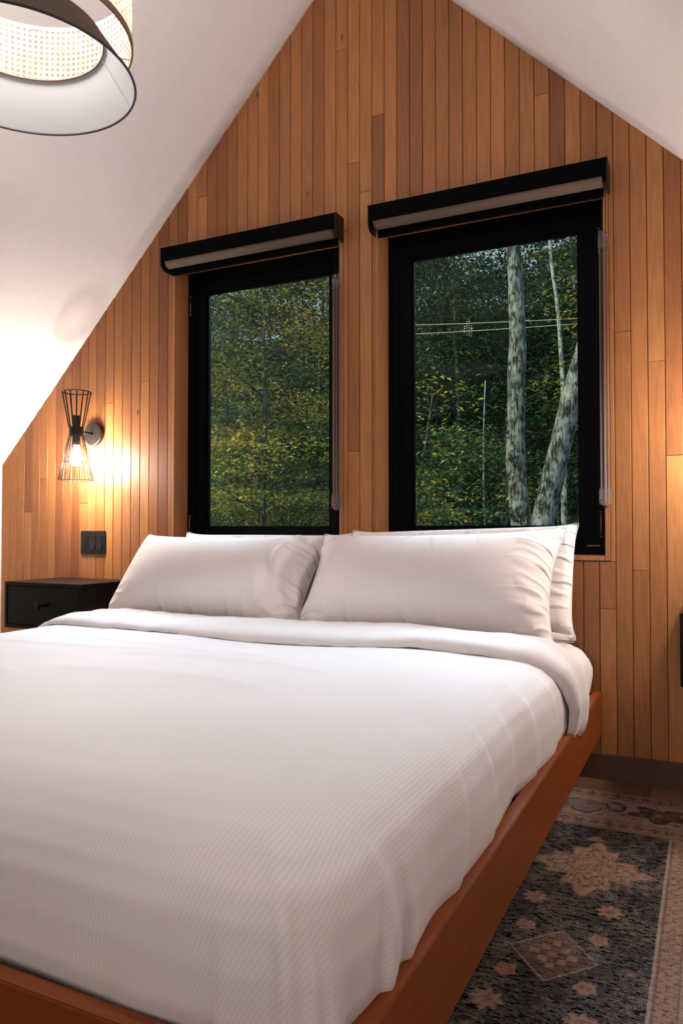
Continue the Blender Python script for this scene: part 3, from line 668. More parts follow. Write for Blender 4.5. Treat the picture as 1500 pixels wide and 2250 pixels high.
# duvet
dprof = [(-0.30, 0), (-0.20, -0.002), (-0.13, -0.010), (-0.085, -0.023), (-0.052, -0.042), (-0.026, -0.068), (-0.009, -0.102), (0.0, -0.150), (0.0, -0.205), (-0.008, -0.235), (-0.024, -0.255), (-0.05, -0.268), (-0.09, -0.272), (-0.28, -0.275)]
dv = Cover(-1.358, 0.986, -2.104, dprof, 0.30, 6.5)
ZD = 0.530
def duvet_surface(p, q, lift=0.0):
    x, y, z, d = dv.pos(p, q)
    top = np.clip(1 - d / 0.25, 0, 1); sidef = np.clip((d - 0.16) / 0.14, 0, 1)
    hem = 0.010 * np.sin(q * 7.1 + 0.6) + 0.006 * np.sin(q * 13 + 1.3) + 0.005 * np.sin(p * 8)
    z = z + ZD + 0.006 * top * wob(p, q, 0.9, 21)
    N = normals(x, y, z); N = N * np.sign(N[N.shape[0] // 2, N.shape[1] // 2, 2])
    cdx = np.maximum(np.abs(p) - dv.A, 0); cdy = np.maximum(dv.B - q, 0); th = np.arctan2(cdy, cdx + 1e-9)
    corner = np.clip(np.minimum(cdx, cdy) / 0.10, 0, 1)
    h = 0.0018 * wob(p, q * 1.0, 0.45, 22) + sidef * 0.0022 * wob(p * 0.3, q, 0.22, 23) * (1 - corner) + sidef * hem * 0.6 * (1 - corner)
    # (corner gathers use the angle round the corner)
    # long soft ripples across the middle of the cover
    for (a, b, wd, am) in (((-0.62, -0.93), (0.33, -1.10), 0.018, 0.0072), ((-0.25, -1.13), (0.52, -1.20), 0.022, 0.0080), ((-0.75, -1.20), (-0.05, -1.06), 0.016, 0.0056), ((-0.30, -1.35), (0.55, -1.42), 0.030, 0.0064), ((0.25, -0.93), (0.62, -1.0), 0.016, 0.0035), ((-0.85, -1.42), (-0.2, -1.47), 0.03, 0.0035)):
        h = h + fold(p, q, [a, ((a[0] + b[0]) / 2, (a[1] + b[1]) / 2 + 0.02), b], wd, am, 0.45)
    A, B = dv.A, dv.B
    # right side drapes
    for (pts, wd, am) in (([(A + 0.12, -0.98), (A + 0.34, -1.03), (A + 0.50, -1.02)], 0.030, 0.0045), ([(A + 0.10, -1.16), (A + 0.36, -1.22), (A + 0.52, -1.22)], 0.032, 0.004),
                          ([(A + 0.05, -1.30), (A + 0.30, -1.40), (A + 0.5, -1.43)], 0.03, 0.004), ([(A + 0.14, -1.50), (A + 0.34, -1.60), (A + 0.5, -1.66)], 0.03, 0.007),
                          ([(A + 0.25, -0.80), (A + 0.5, -0.82)], 0.025, 0.004)):
        h = h + fold(p, q, pts, wd, am, 0.5)
    # gathers at the right foot corner: lapped pleats fanning down from the corner
    g = np.zeros_like(h)
    for (t0, am, wd, d0) in ((0.885, 0.013, 0.050, 0.20), (0.805, 0.015, 0.040, 0.30), (0.735, 0.013, 0.040, 0.30), (0.40, 0.012, 0.09, 0.26), (0.20, 0.008, 0.09, 0.30), (1.06, 0.006, 0.06, 0.28)):
        u_ = th - t0 - 0.018 * np.sin(d * 8 + t0 * 9)
        rd = np.where(u_ > 0, np.exp(-(u_ / (wd * 0.28)) ** 2), np.exp(-(u_ / wd) ** 2))
        g = np.maximum(g, am * rd * np.clip((d - d0) / 0.14, 0, 1))
    h = h + g * (p > 0) * np.clip(np.minimum(cdx, cdy) / 0.012, 0, 1)
    P = np.stack([x, y, z], -1) + N * (h + lift)[..., None]
    return P, N
ps = np.linspace(-(dv.A + dv.len), dv.A + dv.len, 320); qs = np.linspace(-0.52, dv.B - dv.len, 260)
p, q = np.meshgrid(ps, qs, indexing='ij'); P_, N_ = duvet_surface(p, q)
DV = tag(empty('duvet', (-1.358, -1.2, ZD)), 'white striped duvet spread over the mattress and folded back below the pillows', 'duvet')
O3 = np.array([-1.358, -1.2, ZD])
cloth_obj('duvet_cover', P_ - O3, p, q, M['duvet'], DV)
# turned-back flap: closed rounded band lying on the cover
nu, nv = 230, 40
pmax = dv.A + dv.len * 0.985
us = np.linspace(-pmax, pmax, nu)
dd = np.maximum(np.abs(us) - dv.A, 0)
qlow = -0.785 - 0.018 * np.sin(us * 4.2 + 1.0) - 0.010 * np.sin(us * 9) + 0.10 * np.clip(dd / 0.5, 0, 1) ** 1.5 + np.where(us < -0.55, -0.02, 0)
qup = -0.475 + 0.012 * np.sin(us * 5) + 0.06 * np.clip(dd / 0.5, 0, 1) - 0.07 * np.exp(-((us - 0.72) / 0.15) ** 2)
qlow = np.where(us > 0, np.where(dd > 0.1, qlow + 0.06 * np.clip((dd - 0.1) / 0.3, 0, 1), qlow), qlow)
# closed cross-section: from underside at low edge, round the low edge, over the top, round the upper roll
ang = np.linspace(0, 1, nv)
p2 = np.repeat(us[:, None], nv, 1); tt = np.repeat(ang[None, :], nu, 0)
ql, qu = qlow[:, None], qup[:, None]
s_ = 0.5 - 0.5 * np.cos(PI * np.clip(tt, 0, 1))
q2 = ql + (qu - ql) * s_
base, Nb = duvet_surface(p2, q2)
thick = 0.030 * (np.clip(1 - np.abs(2 * s_ - 1) ** 6, 0, 1)) ** 0.5 * (1 + 0.25 * s_) * (1 + 0.18 * np.sin(p2 * 3.1) + 0.1 * np.sin(p2 * 7.7 + 1))
edge = np.clip((pmax - np.abs(p2)) / 0.06, 0, 1) ** 0.5
rp = 0.0016 * wob(p2, q2 * 0.4, 0.12, 31)
hem2 = np.clip(dd / 0.35, 0, 1)[:, None] * (0.006 * np.sin(q2 * 40 + 2) )
over = base + Nb * ((thick * edge + rp * edge + hem2 * edge + 0.0015))[..., None]
cloth_obj('turned_back_flap', over - O3, p2, q2 * 1.0 + 0.003, M['duvet'], DV)

# ------------------------------------------------------------------ pillows: inflated cloth, solved here
def make_pillow(w_, h_, origin, ux, uy, planes, seed, pressure=1.0, nx=76, ny=42, steps=230, sag=0.0, tweak=None):
    """two square sheets sewn together at the rim and blown up against the given planes (point, normal)"""
    r = np.random.default_rng(seed)
    ux = np.array(ux, float); ux /= np.linalg.norm(ux); uy = np.array(uy, float); uy -= ux * uy.dot(ux); uy /= np.linalg.norm(uy); un = np.cross(ux, uy)
    gx, gy = np.meshgrid(np.linspace(-0.5, 0.5, nx), np.linspace(-0.5, 0.5, ny), indexing='ij')
    idx = np.arange(nx * ny).reshape(nx, ny); inner = np.zeros((nx, ny), bool); inner[1:-1, 1:-1] = True
    idb = idx.copy(); idb[inner] = nx * ny + np.arange(inner.sum())
    def place(gx, gy, off):
        return np.array(origin)[None] + (gx * w_).reshape(-1, 1) * ux + (gy * h_).reshape(-1, 1) * uy + off.reshape(-1, 1) * un
    bulge = 0.02 * np.cos(gx * PI) * np.cos(gy * PI)
    V = np.concatenate([place(gx, gy, bulge), place(gx, gy, -bulge)[inner.reshape(-1)]])
    V += r.normal(size=V.shape) * 0.0015
    if tweak is not None: V = tweak(V)
    E, R = [], []
    dxr, dyr = w_ / (nx - 1), h_ / (ny - 1)
    for ID in (idx, idb):
        for a, b, L in ((ID[:-1], ID[1:], dxr), (ID[:, :-1], ID[:, 1:], dyr), (ID[:-1, :-1], ID[1:, 1:], math.hypot(dxr, dyr)), (ID[1:, :-1], ID[:-1, 1:], math.hypot(dxr, dyr)), (ID[:-2], ID[2:], 2 * dxr), (ID[:, :-2], ID[:, 2:], 2 * dyr)):
            e = np.stack([a.reshape(-1), b.reshape(-1)], 1); E.append(e); R.append(np.full(len(e), L))
    nE = [len(e) for e in E]
    E = np.concatenate(E); R = np.concatenate(R)
    stiff = np.concatenate([np.full(n, s) for n, s in zip(nE, [1, 1, 0.35, 0.35, 0.10, 0.10] * 2)])
    bnd = np.zeros(len(V), bool); bnd[idx[~inner]] = True
    seam = bnd[E[:, 0]] & bnd[E[:, 1]]; R = R.copy(); R[seam] *= 0.955      # seam gathers the cloth a little
    Fq = []
    for ID, fl in ((idx, 0), (idb, 1)):
        a, b, c, d = ID[:-1, :-1].reshape(-1), ID[1:, :-1].reshape(-1), ID[1:, 1:].reshape(-1), ID[:-1, 1:].reshape(-1)
        Fq.append(np.stack([a, b, c, d], 1) if not fl else np.stack([d, c, b, a], 1))
    Fq = np.concatenate(Fq)
    cnt = np.zeros(len(V)); np.add.at(cnt, E[:, 0], stiff); np.add.at(cnt, E[:, 1], stiff)
    vel = np.zeros_like(V); dt = 1.0
    for s in range(steps):
        A, B, Cc, D = V[Fq[:, 0]], V[Fq[:, 1]], V[Fq[:, 2]], V[Fq[:, 3]]
        fn = np.cross(Cc - A, D - B) * 0.5
        ctr = (A + B + Cc + D) / 4
        k = 1.0 + sag * (origin[2] - ctr[:, 2:3]) / (h_ * 0.5)
        fn = fn * k
        F = np.zeros_like(V)
        for c_ in range(3):
            col = fn[:, c_] / 4
            F[:, c_] = np.bincount(Fq.reshape(-1), weights=np.repeat(col, 4), minlength=len(V))
        vel = vel * 0.86 + F * (pressure * 0.9)
        vel[:, 2] -= 2.0e-6
        sp = np.linalg.norm(vel, axis=1, keepdims=True); vel = np.where(sp > 0.004, vel * 0.004 / (sp + 1e-12), vel)
        old = V.copy(); V = V + vel
        for it in range(7):
            dlt = V[E[:, 1]] - V[E[:, 0]]; L = np.linalg.norm(dlt, axis=1); diff = (L - R) / (L + 1e-12)
            comp = np.where(diff < 0, 0.25, 1.0)
            cr = dlt * (0.5 * diff * stiff * comp)[:, None]
            acc = np.zeros_like(V)
            for c_ in range(3):
                acc[:, c_] = np.bincount(E[:, 0], weights=cr[:, c_], minlength=len(V)) - np.bincount(E[:, 1], weights=cr[:, c_], minlength=len(V))
            V = V + acc / cnt[:, None] * 2.2
            for pt, nn in planes:
                nn = np.array(nn, float); nn /= np.linalg.norm(nn); dd_ = (V - np.array(pt)) @ nn; V = V - np.minimum(dd_, 0)[:, None] * nn
        vel = (V - old) * 0.9
    UV = np.concatenate([np.stack([(gx * w_).reshape(-1), (gy * h_).reshape(-1)], 1), np.stack([(gx * w_).reshape(-1), (gy * h_).reshape(-1) + 2], 1)[inner.reshape(-1)]])
    return V, Fq, UV, idx[0].tolist() + idx[1:, -1].tolist() + idx[-1, -2::-1].tolist() + idx[-2:0:-1, 0].tolist()
def pillow_obj(label, V, F, UV, rim, base):
    root = tag(empty('pillow', base), label, 'pillow', 'white pillows along the head of the bed')
    me = bpy.data.meshes.new('pillow_case'); me.from_pydata([tuple(v) for v in (V - np.array(base))], [], [tuple(int(i) for i in f) for f in F]); me.update()
    uvl = me.uv_layers.new(name='UVMap'); li = np.zeros(len(me.loops), dtype=np.int32); me.loops.foreach_get('vertex_index', li); uvl.data.foreach_set('uv', UV[li].astype(np.float32).reshape(-1))
    o = link('pillow_case', me, M['pillow'], root, True)
    o.modifiers.new('s', 'SUBSURF').render_levels = 1; o.modifiers['s'].levels = 1
    bm = bmesh.new(); tube(bm, [V[i] - np.array(base) for i in rim], 0.0016, 5, closed=True); obj('piping', bm, M['pillow'], root, True)
    return root
bedp = ((0, 0, 0.502), (0, 0, 1)); wallp = ((0, -0.006, 0), (0, -1, 0))
def lean(y0, z0, y1, z1):   # direction up the pillow
    v = np.array([0, y1 - y0, z1 - z0]); return v / np.linalg.norm(v)
ub = lean(-0.20, 0.50, -0.045, 0.88)
bk = ((0, -0.16, 0.50), (0, -0.93, 0.36))      # plane behind the front pillows
bkB = ((0, -0.20, 0.50), (0, 0.93, -0.36))     # same plane keeps the back pillows behind it
for (lab, cx, w_, up, org, pl, sd, pr) in (
    ('back left pillow, mostly hidden behind the front left pillow', -1.73, 0.86, ub, (-0.115, 0.632), [bedp, wallp, ((0, -0.215, 0.50), (0, 0.92, -0.38))], 1, 0.5),
    ('back right pillow behind the front right one, its corner in front of window', -0.865, 0.90, ub, (-0.115, 0.655), [bedp, wallp, ((0, -0.215, 0.50), (0, 0.92, -0.38))], 2, 0.5),
    ('front left white pillow leaning back, nearest the left nightstand', -1.815, 0.96, lean(-0.40, 0.52, -0.13, 0.88), (-0.285, 0.658), [bedp, bk], 3, 1.0),
    ('front right white pillow leaning back with tan-shadowed top corner', -0.912, 0.96, lean(-0.40, 0.52, -0.13, 0.90), (-0.285, 0.672), [bedp, bk], 4, 1.0)):
    V, F, UV, rim = make_pillow(w_, 0.51, (cx, org[0], org[1]), (1, 0, 0.03 if sd in (2, 4) else 0.0), up, pl, sd, pr)
    if sd > 2:   # crumpled folds of the case near its free corners
        A_, B_, C2, D_ = V[F[:, 0]], V[F[:, 1]], V[F[:, 2]], V[F[:, 3]]; fn = np.cross(C2 - A_, D_ - B_); vn = np.zeros_like(V)
        for c_ in range(4): np.add.at(vn, F[:, c_], fn)
        vn /= np.linalg.norm(vn, axis=1, keepdims=True) + 1e-12
        pu, pv = UV[:, 0], UV[:, 1]; hh = np.zeros(len(V)); front = vn[:, 1] < 0
        sg = 1 if sd == 3 else -1
        L_ = [([(0.44, -0.21), (0.37, -0.10), (0.31, 0.04), (0.33, 0.14)], 0.016, 0.016), ([(0.455, -0.17), (0.42, -0.02), (0.43, 0.12)], 0.016, 0.015), ([(0.40, -0.20), (0.30, -0.14), (0.25, -0.02)], 0.018, 0.010), ([(0.46, 0.10), (0.38, 0.17), (0.30, 0.20)], 0.016, 0.010)] if sd == 3 else \
             [([(-0.44, -0.18), (-0.36, -0.08), (-0.36, 0.06)], 0.02, 0.009), ([(-0.45, 0.16), (-0.36, 0.08), (-0.30, 0.10)], 0.018, 0.009), ([(0.46, 0.05), (0.38, 0.02), (0.32, 0.03)], 0.012, 0.007), ([(0.46, -0.06), (0.40, -0.07), (0.34, -0.05)], 0.012, 0.007), ([(0.46, -0.14), (0.37, -0.13), (0.30, -0.15)], 0.013, 0.008), ([(0.46, 0.13), (0.40, 0.10), (0.33, 0.12)], 0.012, 0.007)]
        for pts, wd, am in L_: hh += fold(pu[None], pv[None], pts, wd, am, 0.4)[0]
        edge_ = np.clip((np.minimum(w_ / 2 - np.abs(pu), 0.255 - np.abs(pv))) / 0.03, 0, 1)
        V = V + vn * (hh * front * edge_)[:, None]
    pillow_obj(lab, V, F, UV, rim, (cx, org[0], 0.50))

# ------------------------------------------------------------------ rug (flat printed pattern kept as a colour attribute on a fine grid)
RX0, RX1, RY0, RY1 = -0.68, 0.08, -2.72, -0.147
def rug():
    xs = np.arange(RX0, RX1 + 1e-6, 0.0033); ys = np.arange(RY0, RY1 + 1e-6, 0.0045)
    X, Y = np.meshgrid(xs, ys, indexing='ij')
    r = np.random.default_rng(9)
    def nz(sx, sy, seed):
        rr = np.random.default_rng(seed); nx, ny = int((RX1 - RX0) / sx) + 3, int((RY1 - RY0) / sy) + 3; G = rr.random((nx, ny))
        fx, fy = (X - RX0) / sx, (Y - RY0) / sy; i, j = fx.astype(int), fy.astype(int); a, b = fx - i, fy - j; a = a * a * (3 - 2 * a); b = b * b * (3 - 2 * b)
        return G[i, j] * (1 - a) * (1 - b) + G[i + 1, j] * a * (1 - b) + G[i, j + 1] * (1 - a) * b + G[i + 1, j + 1] * a * b
    col = np.zeros(X.shape + (3,))
    navy, char, tan, sand, brown, ink, rust = [np.array(c) for c in ((0.006, 0.008, 0.013), (0.022, 0.019, 0.022), (0.36, 0.22, 0.15), (0.42, 0.34, 0.29), (0.15, 0.085, 0.06), (0.035, 0.025, 0.028), (0.34, 0.15, 0.09))]
    def paint(mask, c, a=1.0):
        m_ = (mask * a)[..., None] if mask.dtype != bool else mask[..., None] * a
        col[:] = col * (1 - m_) + c * m_
    paint(np.ones_like(X), navy); paint(np.clip(nz(0.03, 0.05, 1) * 1.6 - 0.6, 0, 1), char)
    def polar(cx, cy, sx=1.0, sy=1.0): dx, dy = (X - cx) / sx, (Y - cy) / sy; return np.hypot(dx, dy), np.arctan2(dy, dx), dx, dy
    def flower(cx, cy, R, n=8, fill=tan, line=ink, deep=0.22, sy=1.0, ph=0.0):
        q, t, dx, dy = polar(cx, cy, 1, sy); e = R * (1 - deep + deep * np.cos(n * t + ph)); paint(q < e, line); paint(q < e * 0.82, fill); paint(q < e * 0.42, brown); paint(q < e * 0.22, sand)
    def star(cx, cy, R, c):
        q, t, dx, dy = polar(cx, cy); k = np.abs(((t / (PI / 4)) % 1) - 0.5) * 2; paint(q < R * (0.55 + 0.45 * k), c); paint(q < R * 0.3, brown, 0.7)
    def blob(cx, cy, R, c):
        q, t, dx, dy = polar(cx, cy, 1, 1.1); e = R * (1 + 0.12 * np.sin(5 * t + cx * 40)); paint(q < e, c); paint((q < e * 0.55) & (q > e * 0.35), brown, 0.6)
    def medallion(cx, cy, s):
        q, t, dx, dy = polar(cx, cy, s, 1.15 * s)
        e = 0.115 * (1 + 0.22 * np.cos(4 * t) + 0.13 * np.cos(12 * t)); paint(q < e, brown); paint(q < e * 0.93, tan); paint((q < e * 0.70) & (q > e * 0.62), ink, 0.7); paint(q < e * 0.45, brown); paint(q < e * 0.38, tan)
        for k in range(8): flower(cx + s * 0.078 * math.cos(k * PI / 4 + 0.3), cy + s * 0.09 * math.sin(k * PI / 4 + 0.3), 0.019 * s, 5, tan, ink)
        flower(cx, cy, 0.028 * s, 6, rust, ink)
    def diamond(cx, cy, a, b):
        u = np.abs(X - cx) / a + np.abs(Y - cy) / b; paint(u < 1, sand); paint(u < 0.955, char); paint((u < 0.93), brown, 0.55)
        for i in (-1, 0, 1):
            for j in (-1, 0, 1):
                if (i + j) % 2 == 0 or True:
                    px, py = cx + (i - j) * a * 0.21, cy + (i + j) * b * 0.21; c = rust if i == j == 0 else tan
                    paint((np.abs(X - px) < 0.009) & (np.abs(Y - py) < 0.0095), c)
    XC = -0.30
    for k in range(3):
        y0 = -k * 0.93
        diamond(XC, -1.215 + y0, 0.090, 0.104)
        for sx_ in (-1, 1):
            blob(XC + sx_ * 0.077, -1.120 + y0, 0.020, tan); blob(XC + sx_ * 0.077, -1.308 + y0, 0.021, rust if sx_ < 0 else tan)
            star(XC + sx_ * 0.084, -0.984 + y0, 0.033, tan); star(XC + sx_ * 0.086, -1.42 + y0, 0.036, tan)
            for (ox, oy) in ((0.13, -0.66), (0.15, -0.86), (0.14, -1.06), (0.15, -1.22), (0.10, -0.575)): flower(XC + sx_ * ox, oy + y0, 0.014, 5, brown, ink)
        medallion(XC + 0.012, -0.765 + y0, 1.0); flower(XC, -0.575 + y0, 0.030, 3, tan, ink, 0.15, 0.7, 1.57)
        paint((np.abs(X - XC) < 0.0025) & (Y < -0.60 + y0) & (Y > -0.67 + y0), brown)
    # borders
    xi, yi = -0.11, -0.485; xo = XC - (xi - XC)
    inb = (X > xi) | (X < xo) | (Y > yi); side = np.abs(X - XC) - (xi - XC); back = Y - yi
    t = np.where(Y > yi, np.maximum(back, np.where(side > 0, 0, -9)), side)   # distance into the border
    corner = (side > 0) & (back > 0); t = np.where(corner, np.maximum(side, back * 0.6), t)
    paint(inb, sand)
    paint(inb & (nz(0.02, 0.02, 3) > 0.55), tan, 0.5)
    # inner guard stripe and outer guard stripe: small florets
    def guard_y(y0, y1):
        paint((Y > y0) & (Y < y1) & (X > xo - 0.2), tan, 0.65); yc = (y0 + y1) / 2
        n = 0
        for cx in np.arange(-0.66, 0.08, 0.042): flower(cx, yc, 0.017, 4 + n % 3, brown, ink, 0.25, 1.1); n += 1
        for e_ in (y0, y1): paint(np.abs(Y - e_) < 0.0026, ink, 0.8)
    def guard_x(x0, x1):
        m_ = (Y < yi); paint((X > x0) & (X < x1) & m_, tan, 0.65); xc = (x0 + x1) / 2
        for i_, cy in enumerate(np.arange(-2.7, yi - 0.02, 0.040)):
            q, tt, dx, dy = polar(xc, cy); e = 0.017 * (0.75 + 0.25 * np.cos(4 * tt)); paint((q < e) & (q > e * 0.72), brown)
        for e_ in (x0, x1): paint((np.abs(X - e_) < 0.0022) & m_, brown, 0.8)
    guard_x(xi + 0.006, xi + 0.048); guard_x(xo - 0.048, xo - 0.006)
    guard_y(yi + 0.006, yi + 0.078); guard_y(RY1 - 0.068, RY1 - 0.008)
    ym = (yi + 0.078 + RY1 - 0.068) / 2
    for j, cx in enumerate(np.arange(-0.60, 0.1, 0.215)):
        if j % 2 == 0:
            q, tt, dx, dy = polar(cx + 0.02, ym, 1.25, 0.95); e = 0.062 * (1 + 0.25 * np.cos(5 * tt + 1.5)); paint(q < e, ink); paint((q < e * 0.75) & (nz(0.012, 0.012, 7) > 0.5), brown); flower(cx + 0.02, ym, 0.022, 6, tan, ink)
        else:
            q, tt, dx, dy = polar(cx + 0.02, ym, 1.15, 1.0); e = 0.058 * (1 + 0.16 * np.cos(3 * tt - 1.57) + 0.06 * np.cos(9 * tt)); paint(q < e, ink); paint(q < e * 0.86, np.array((0.26, 0.21, 0.19))); flower(cx + 0.02, ym, 0.024, 4, sand, ink)
            for s in (-1, 1):
                q2, t2, _, _ = polar(cx + 0.02 + s * 0.085, ym + 0.02, 1, 1.3); paint((q2 < 0.034) & (q2 > 0.025) & ((X - cx - 0.02) * s > 0.07), ink)
        for (ox, oy, rr_) in ((0.105, 0.035, 0.016), (0.115, -0.04, 0.018), (0.09, 0.0, 0.010), (-0.07, -0.055, 0.012), (0.05, -0.062, 0.011)):
            flower(cx + 0.02 + ox, ym + oy, rr_, 4, brown, ink, 0.35)
        paint((np.abs(Y - ym - 0.028 * np.sin((X - cx) * 30)) < 0.0022) & (np.abs(X - cx - 0.107) < 0.1) & (Y > yi + 0.08), ink, 0.7)
    for cy in np.arange(-2.6, -0.5, 0.20):
        for sx_ in (1, -1):
            xc = XC + sx_ * (0.19 + 0.048 + 0.055); q, tt, dx, dy = polar(xc, cy, 0.9, 1.2); e = 0.045 * (1 + 0.2 * np.cos(5 * tt)); paint((q < e) & (q > e * 0.85), ink, 0.8); flower(xc, cy, 0.020, 5, tan, ink)
            flower(xc, cy + 0.1, 0.016, 4, brown, ink)
    for s_ in (xi, xo): paint((np.abs(X - s_) < 0.003) & (Y < yi), sand)
    paint((np.abs(Y - yi) < 0.0028) & (X > xo) & (X < xi), sand)
    # wear: the pile is rubbed down to the pale ground in patches
    wear = np.clip(nz(0.09, 0.13, 5) * 0.9 + nz(0.02, 0.03, 6) * 0.6 - 0.52, 0, 1)
    wear = np.where(inb, wear * 0.4, wear)
    th = r.random(X.shape)
    paint((th < wear * 0.4).astype(float) * 0.3, sand); paint((r.random(X.shape) < 0.08).astype(float) * 0.5, char)
    return X, Y, col * np.array([0.48, 0.44, 0.44]), np.clip(wear * 1.5, 0, 1)
X, Y, colr, wear = rug()
nx_, ny_ = X.shape; Zr = np.full(X.shape, 0.006) + 0.0004 * wob(X, Y, 0.3, 77)
ed = (X < RX0 + 0.004) | (X > RX1 - 0.004) | (Y < RY0 + 0.004) | (Y > RY1 - 0.005); Zr[ed] = 0.003
me = bpy.data.meshes.new('rug'); NV = nx_ * ny_
ox, oy = (RX0 + RX1) / 2, (RY0 + RY1) / 2
me.from_pydata(np.stack([X - ox, Y - oy, Zr], -1).reshape(-1, 3).tolist(), [], grid_faces(nx_, ny_)); me.update()
ca = me.color_attributes.new(name='print', type='FLOAT_COLOR', domain='POINT')
ca.data.foreach_set('color', np.concatenate([colr, wear[..., None]], -1).reshape(-1).astype(np.float32))
m = NT('printed_rug'); at = m.n('ShaderNodeAttribute'); at.attribute_name = 'print'
ps_ = m.n('ShaderNodeTexCoord').outputs['Object']; sp = m.n('ShaderNodeSeparateXYZ', {0: ps_})
jit = m.n('ShaderNodeTexNoise', {'Vector': m.n('ShaderNodeMapping', {'Vector': ps_, 'Scale': (45, 260, 1)}).outputs[0], 'Scale': 1.0, 'Detail': 2.0}).outputs[0]
weft = m.math('SINE', m.math('ADD', m.math('MULTIPLY', sp.outputs[1], 2 * PI / 0.0052), m.math('MULTIPLY', jit, 5.0)))
warp = m.math('SINE', m.math('MULTIPLY', sp.outputs[0], 2 * PI / 0.0042))
gap = m.math('MULTIPLY', m.math('GREATER_THAN', weft, 0.62), m.math('GREATER_THAN', jit, 0.44))
gap = m.math('MULTIPLY', gap, m.math('MULTIPLY_ADD', at.outputs['Alpha'], 0.48)); m.t.nodes[-1].inputs[2].default_value = 0.06
gap = m.math('MULTIPLY', gap, m.n('ShaderNodeMapRange', {0: warp, 1: -0.9, 2: 0.2, 3: 0.25, 4: 1.0}).outputs[0], clamp=True)
m.set(Base_Color=m.mix(gap, at.outputs['Color'], (0.40, 0.34, 0.29)), Roughness=0.95, Specular_IOR_Level=0.03)
m.bump(m.math('ADD', m.math('MULTIPLY', weft, 0.5), m.math('MULTIPLY', warp, 0.3)), 0.5, 0.0012)
rg = link('rug', me, m.m, None, False); rg.location = (ox, oy, 0)
tag(rg, 'dark faded oriental-style runner rug with tan flowered border, beside the bed', 'rug')

# ------------------------------------------------------------------ forest outside
GZ = -2.7
def bark(name, light, dark, scale=1.0, patch=0.5):
    m = NT(name); p = m.n('ShaderNodeNewGeometry').outputs['Position']
    q = m.n('ShaderNodeMapping', {'Vector': p, 'Scale': (14 * scale, 14 * scale, 3.4 * scale)}).outputs[0]
    n1 = m.n('ShaderNodeTexNoise', {'Vector': q, 'Scale': 1.0, 'Detail': 6.0, 'Roughness': 0.65, 'Distortion': 0.8}).outputs[0]
    n2 = m.n('ShaderNodeTexNoise', {'Vector': p, 'Scale': 2.6 * scale, 'Detail': 4.0}).outputs[0]
    v = m.math('ADD', m.math('MULTIPLY', n1, 0.65), m.math('MULTIPLY', n2, 0.35))
    m.set(Base_Color=m.ramp(v, [(patch - 0.07, dark), (patch, tuple((a + b) / 2 for a, b in zip(light, dark))), (patch + 0.07, light)]), Roughness=0.9)
    m.bump(n1, 0.9, 0.03); return m.m
B_grey = bark('grey_bark', (0.30, 0.35, 0.38), (0.008, 0.010, 0.012), 2.4, 0.515)
B_birch = bark('pale_birch_bark', (0.40, 0.48, 0.54), (0.012, 0.016, 0.02), 2.2, 0.46)
B_dark = bark('dark_bark', (0.10, 0.12, 0.11), (0.02, 0.025, 0.025), 1.0)
m = NT('leaves'); at = m.n('ShaderNodeAttribute'); at.attribute_name = 'tone'
lc = m.ramp(at.outputs['Fac'], [(0.0, (0.003, 0.017, 0.012)), (0.28, (0.010, 0.052, 0.030)), (0.5, (0.040, 0.12, 0.045)), (0.75, (0.26, 0.28, 0.05)), (1.0, (0.60, 0.44, 0.09))])
d1 = m.n('ShaderNodeBsdfDiffuse', {'Color': lc}); t1 = m.n('ShaderNodeBsdfTranslucent', {'Color': lc}); g1 = m.n('ShaderNodeBsdfGlossy', {'Color': (0.8, 1, 0.95, 1), 'Roughness': 0.45})
mx = m.n('ShaderNodeMixShader', {0: 0.35, 1: d1.outputs[0], 2: t1.outputs[0]}); mx2 = m.n('ShaderNodeMixShader', {0: 0.11, 1: mx.outputs[0], 2: g1.outputs[0]}); m.l(mx2.outputs[0], m.out.inputs[0]); M['leaf'] = m.m
def leaf_mesh(name, ctr, size, tone, rng_, parent, tilt=0.32, aspect=0.52):
    n = len(ctr)
    az = rng_.uniform(0, 2 * PI, n); d = np.stack([np.cos(az), np.sin(az), rng_.normal(size=n) * tilt - 0.25], 1); d /= np.linalg.norm(d, axis=1, keepdims=True)
    up = np.stack([rng_.normal(size=n) * tilt, rng_.normal(size=n) * tilt, np.ones(n)], 1)
    s = np.cross(d, up); s /= np.linalg.norm(s, axis=1, keepdims=True); nn = np.cross(s, d)
    L = size[:, None]; W = L * aspect
    V = np.stack([ctr - d * L * 0.5, ctr + s * W * 0.5 + nn * W * 0.16 - d * L * 0.08, ctr + d * L * 0.5, ctr - s * W * 0.5 + nn * W * 0.16 - d * L * 0.08], 1).reshape(-1, 3)
    b = (np.arange(n) * 4)[:, None]
    Fc = np.stack([b + np.array([0, 1, 2]), b + np.array([0, 2, 3])], 1).reshape(-1, 3)
    me = bpy.data.meshes.new(name); me.vertices.add(len(V)); me.vertices.foreach_set('co', V.reshape(-1).astype(np.float32))
    me.loops.add(len(Fc) * 3); me.loops.foreach_set('vertex_index', Fc.reshape(-1).astype(np.int32))
    me.polygons.add(len(Fc)); me.polygons.foreach_set('loop_start', (np.arange(len(Fc)) * 3).astype(np.int32)); me.update(calc_edges=True); me.validate()
    a = me.attributes.new('tone', 'FLOAT', 'POINT'); a.data.foreach_set('value', np.repeat(tone, 4).astype(np.float32))
    o = link(name, me, M['leaf'], parent); o['kind'] = 'stuff'; return o
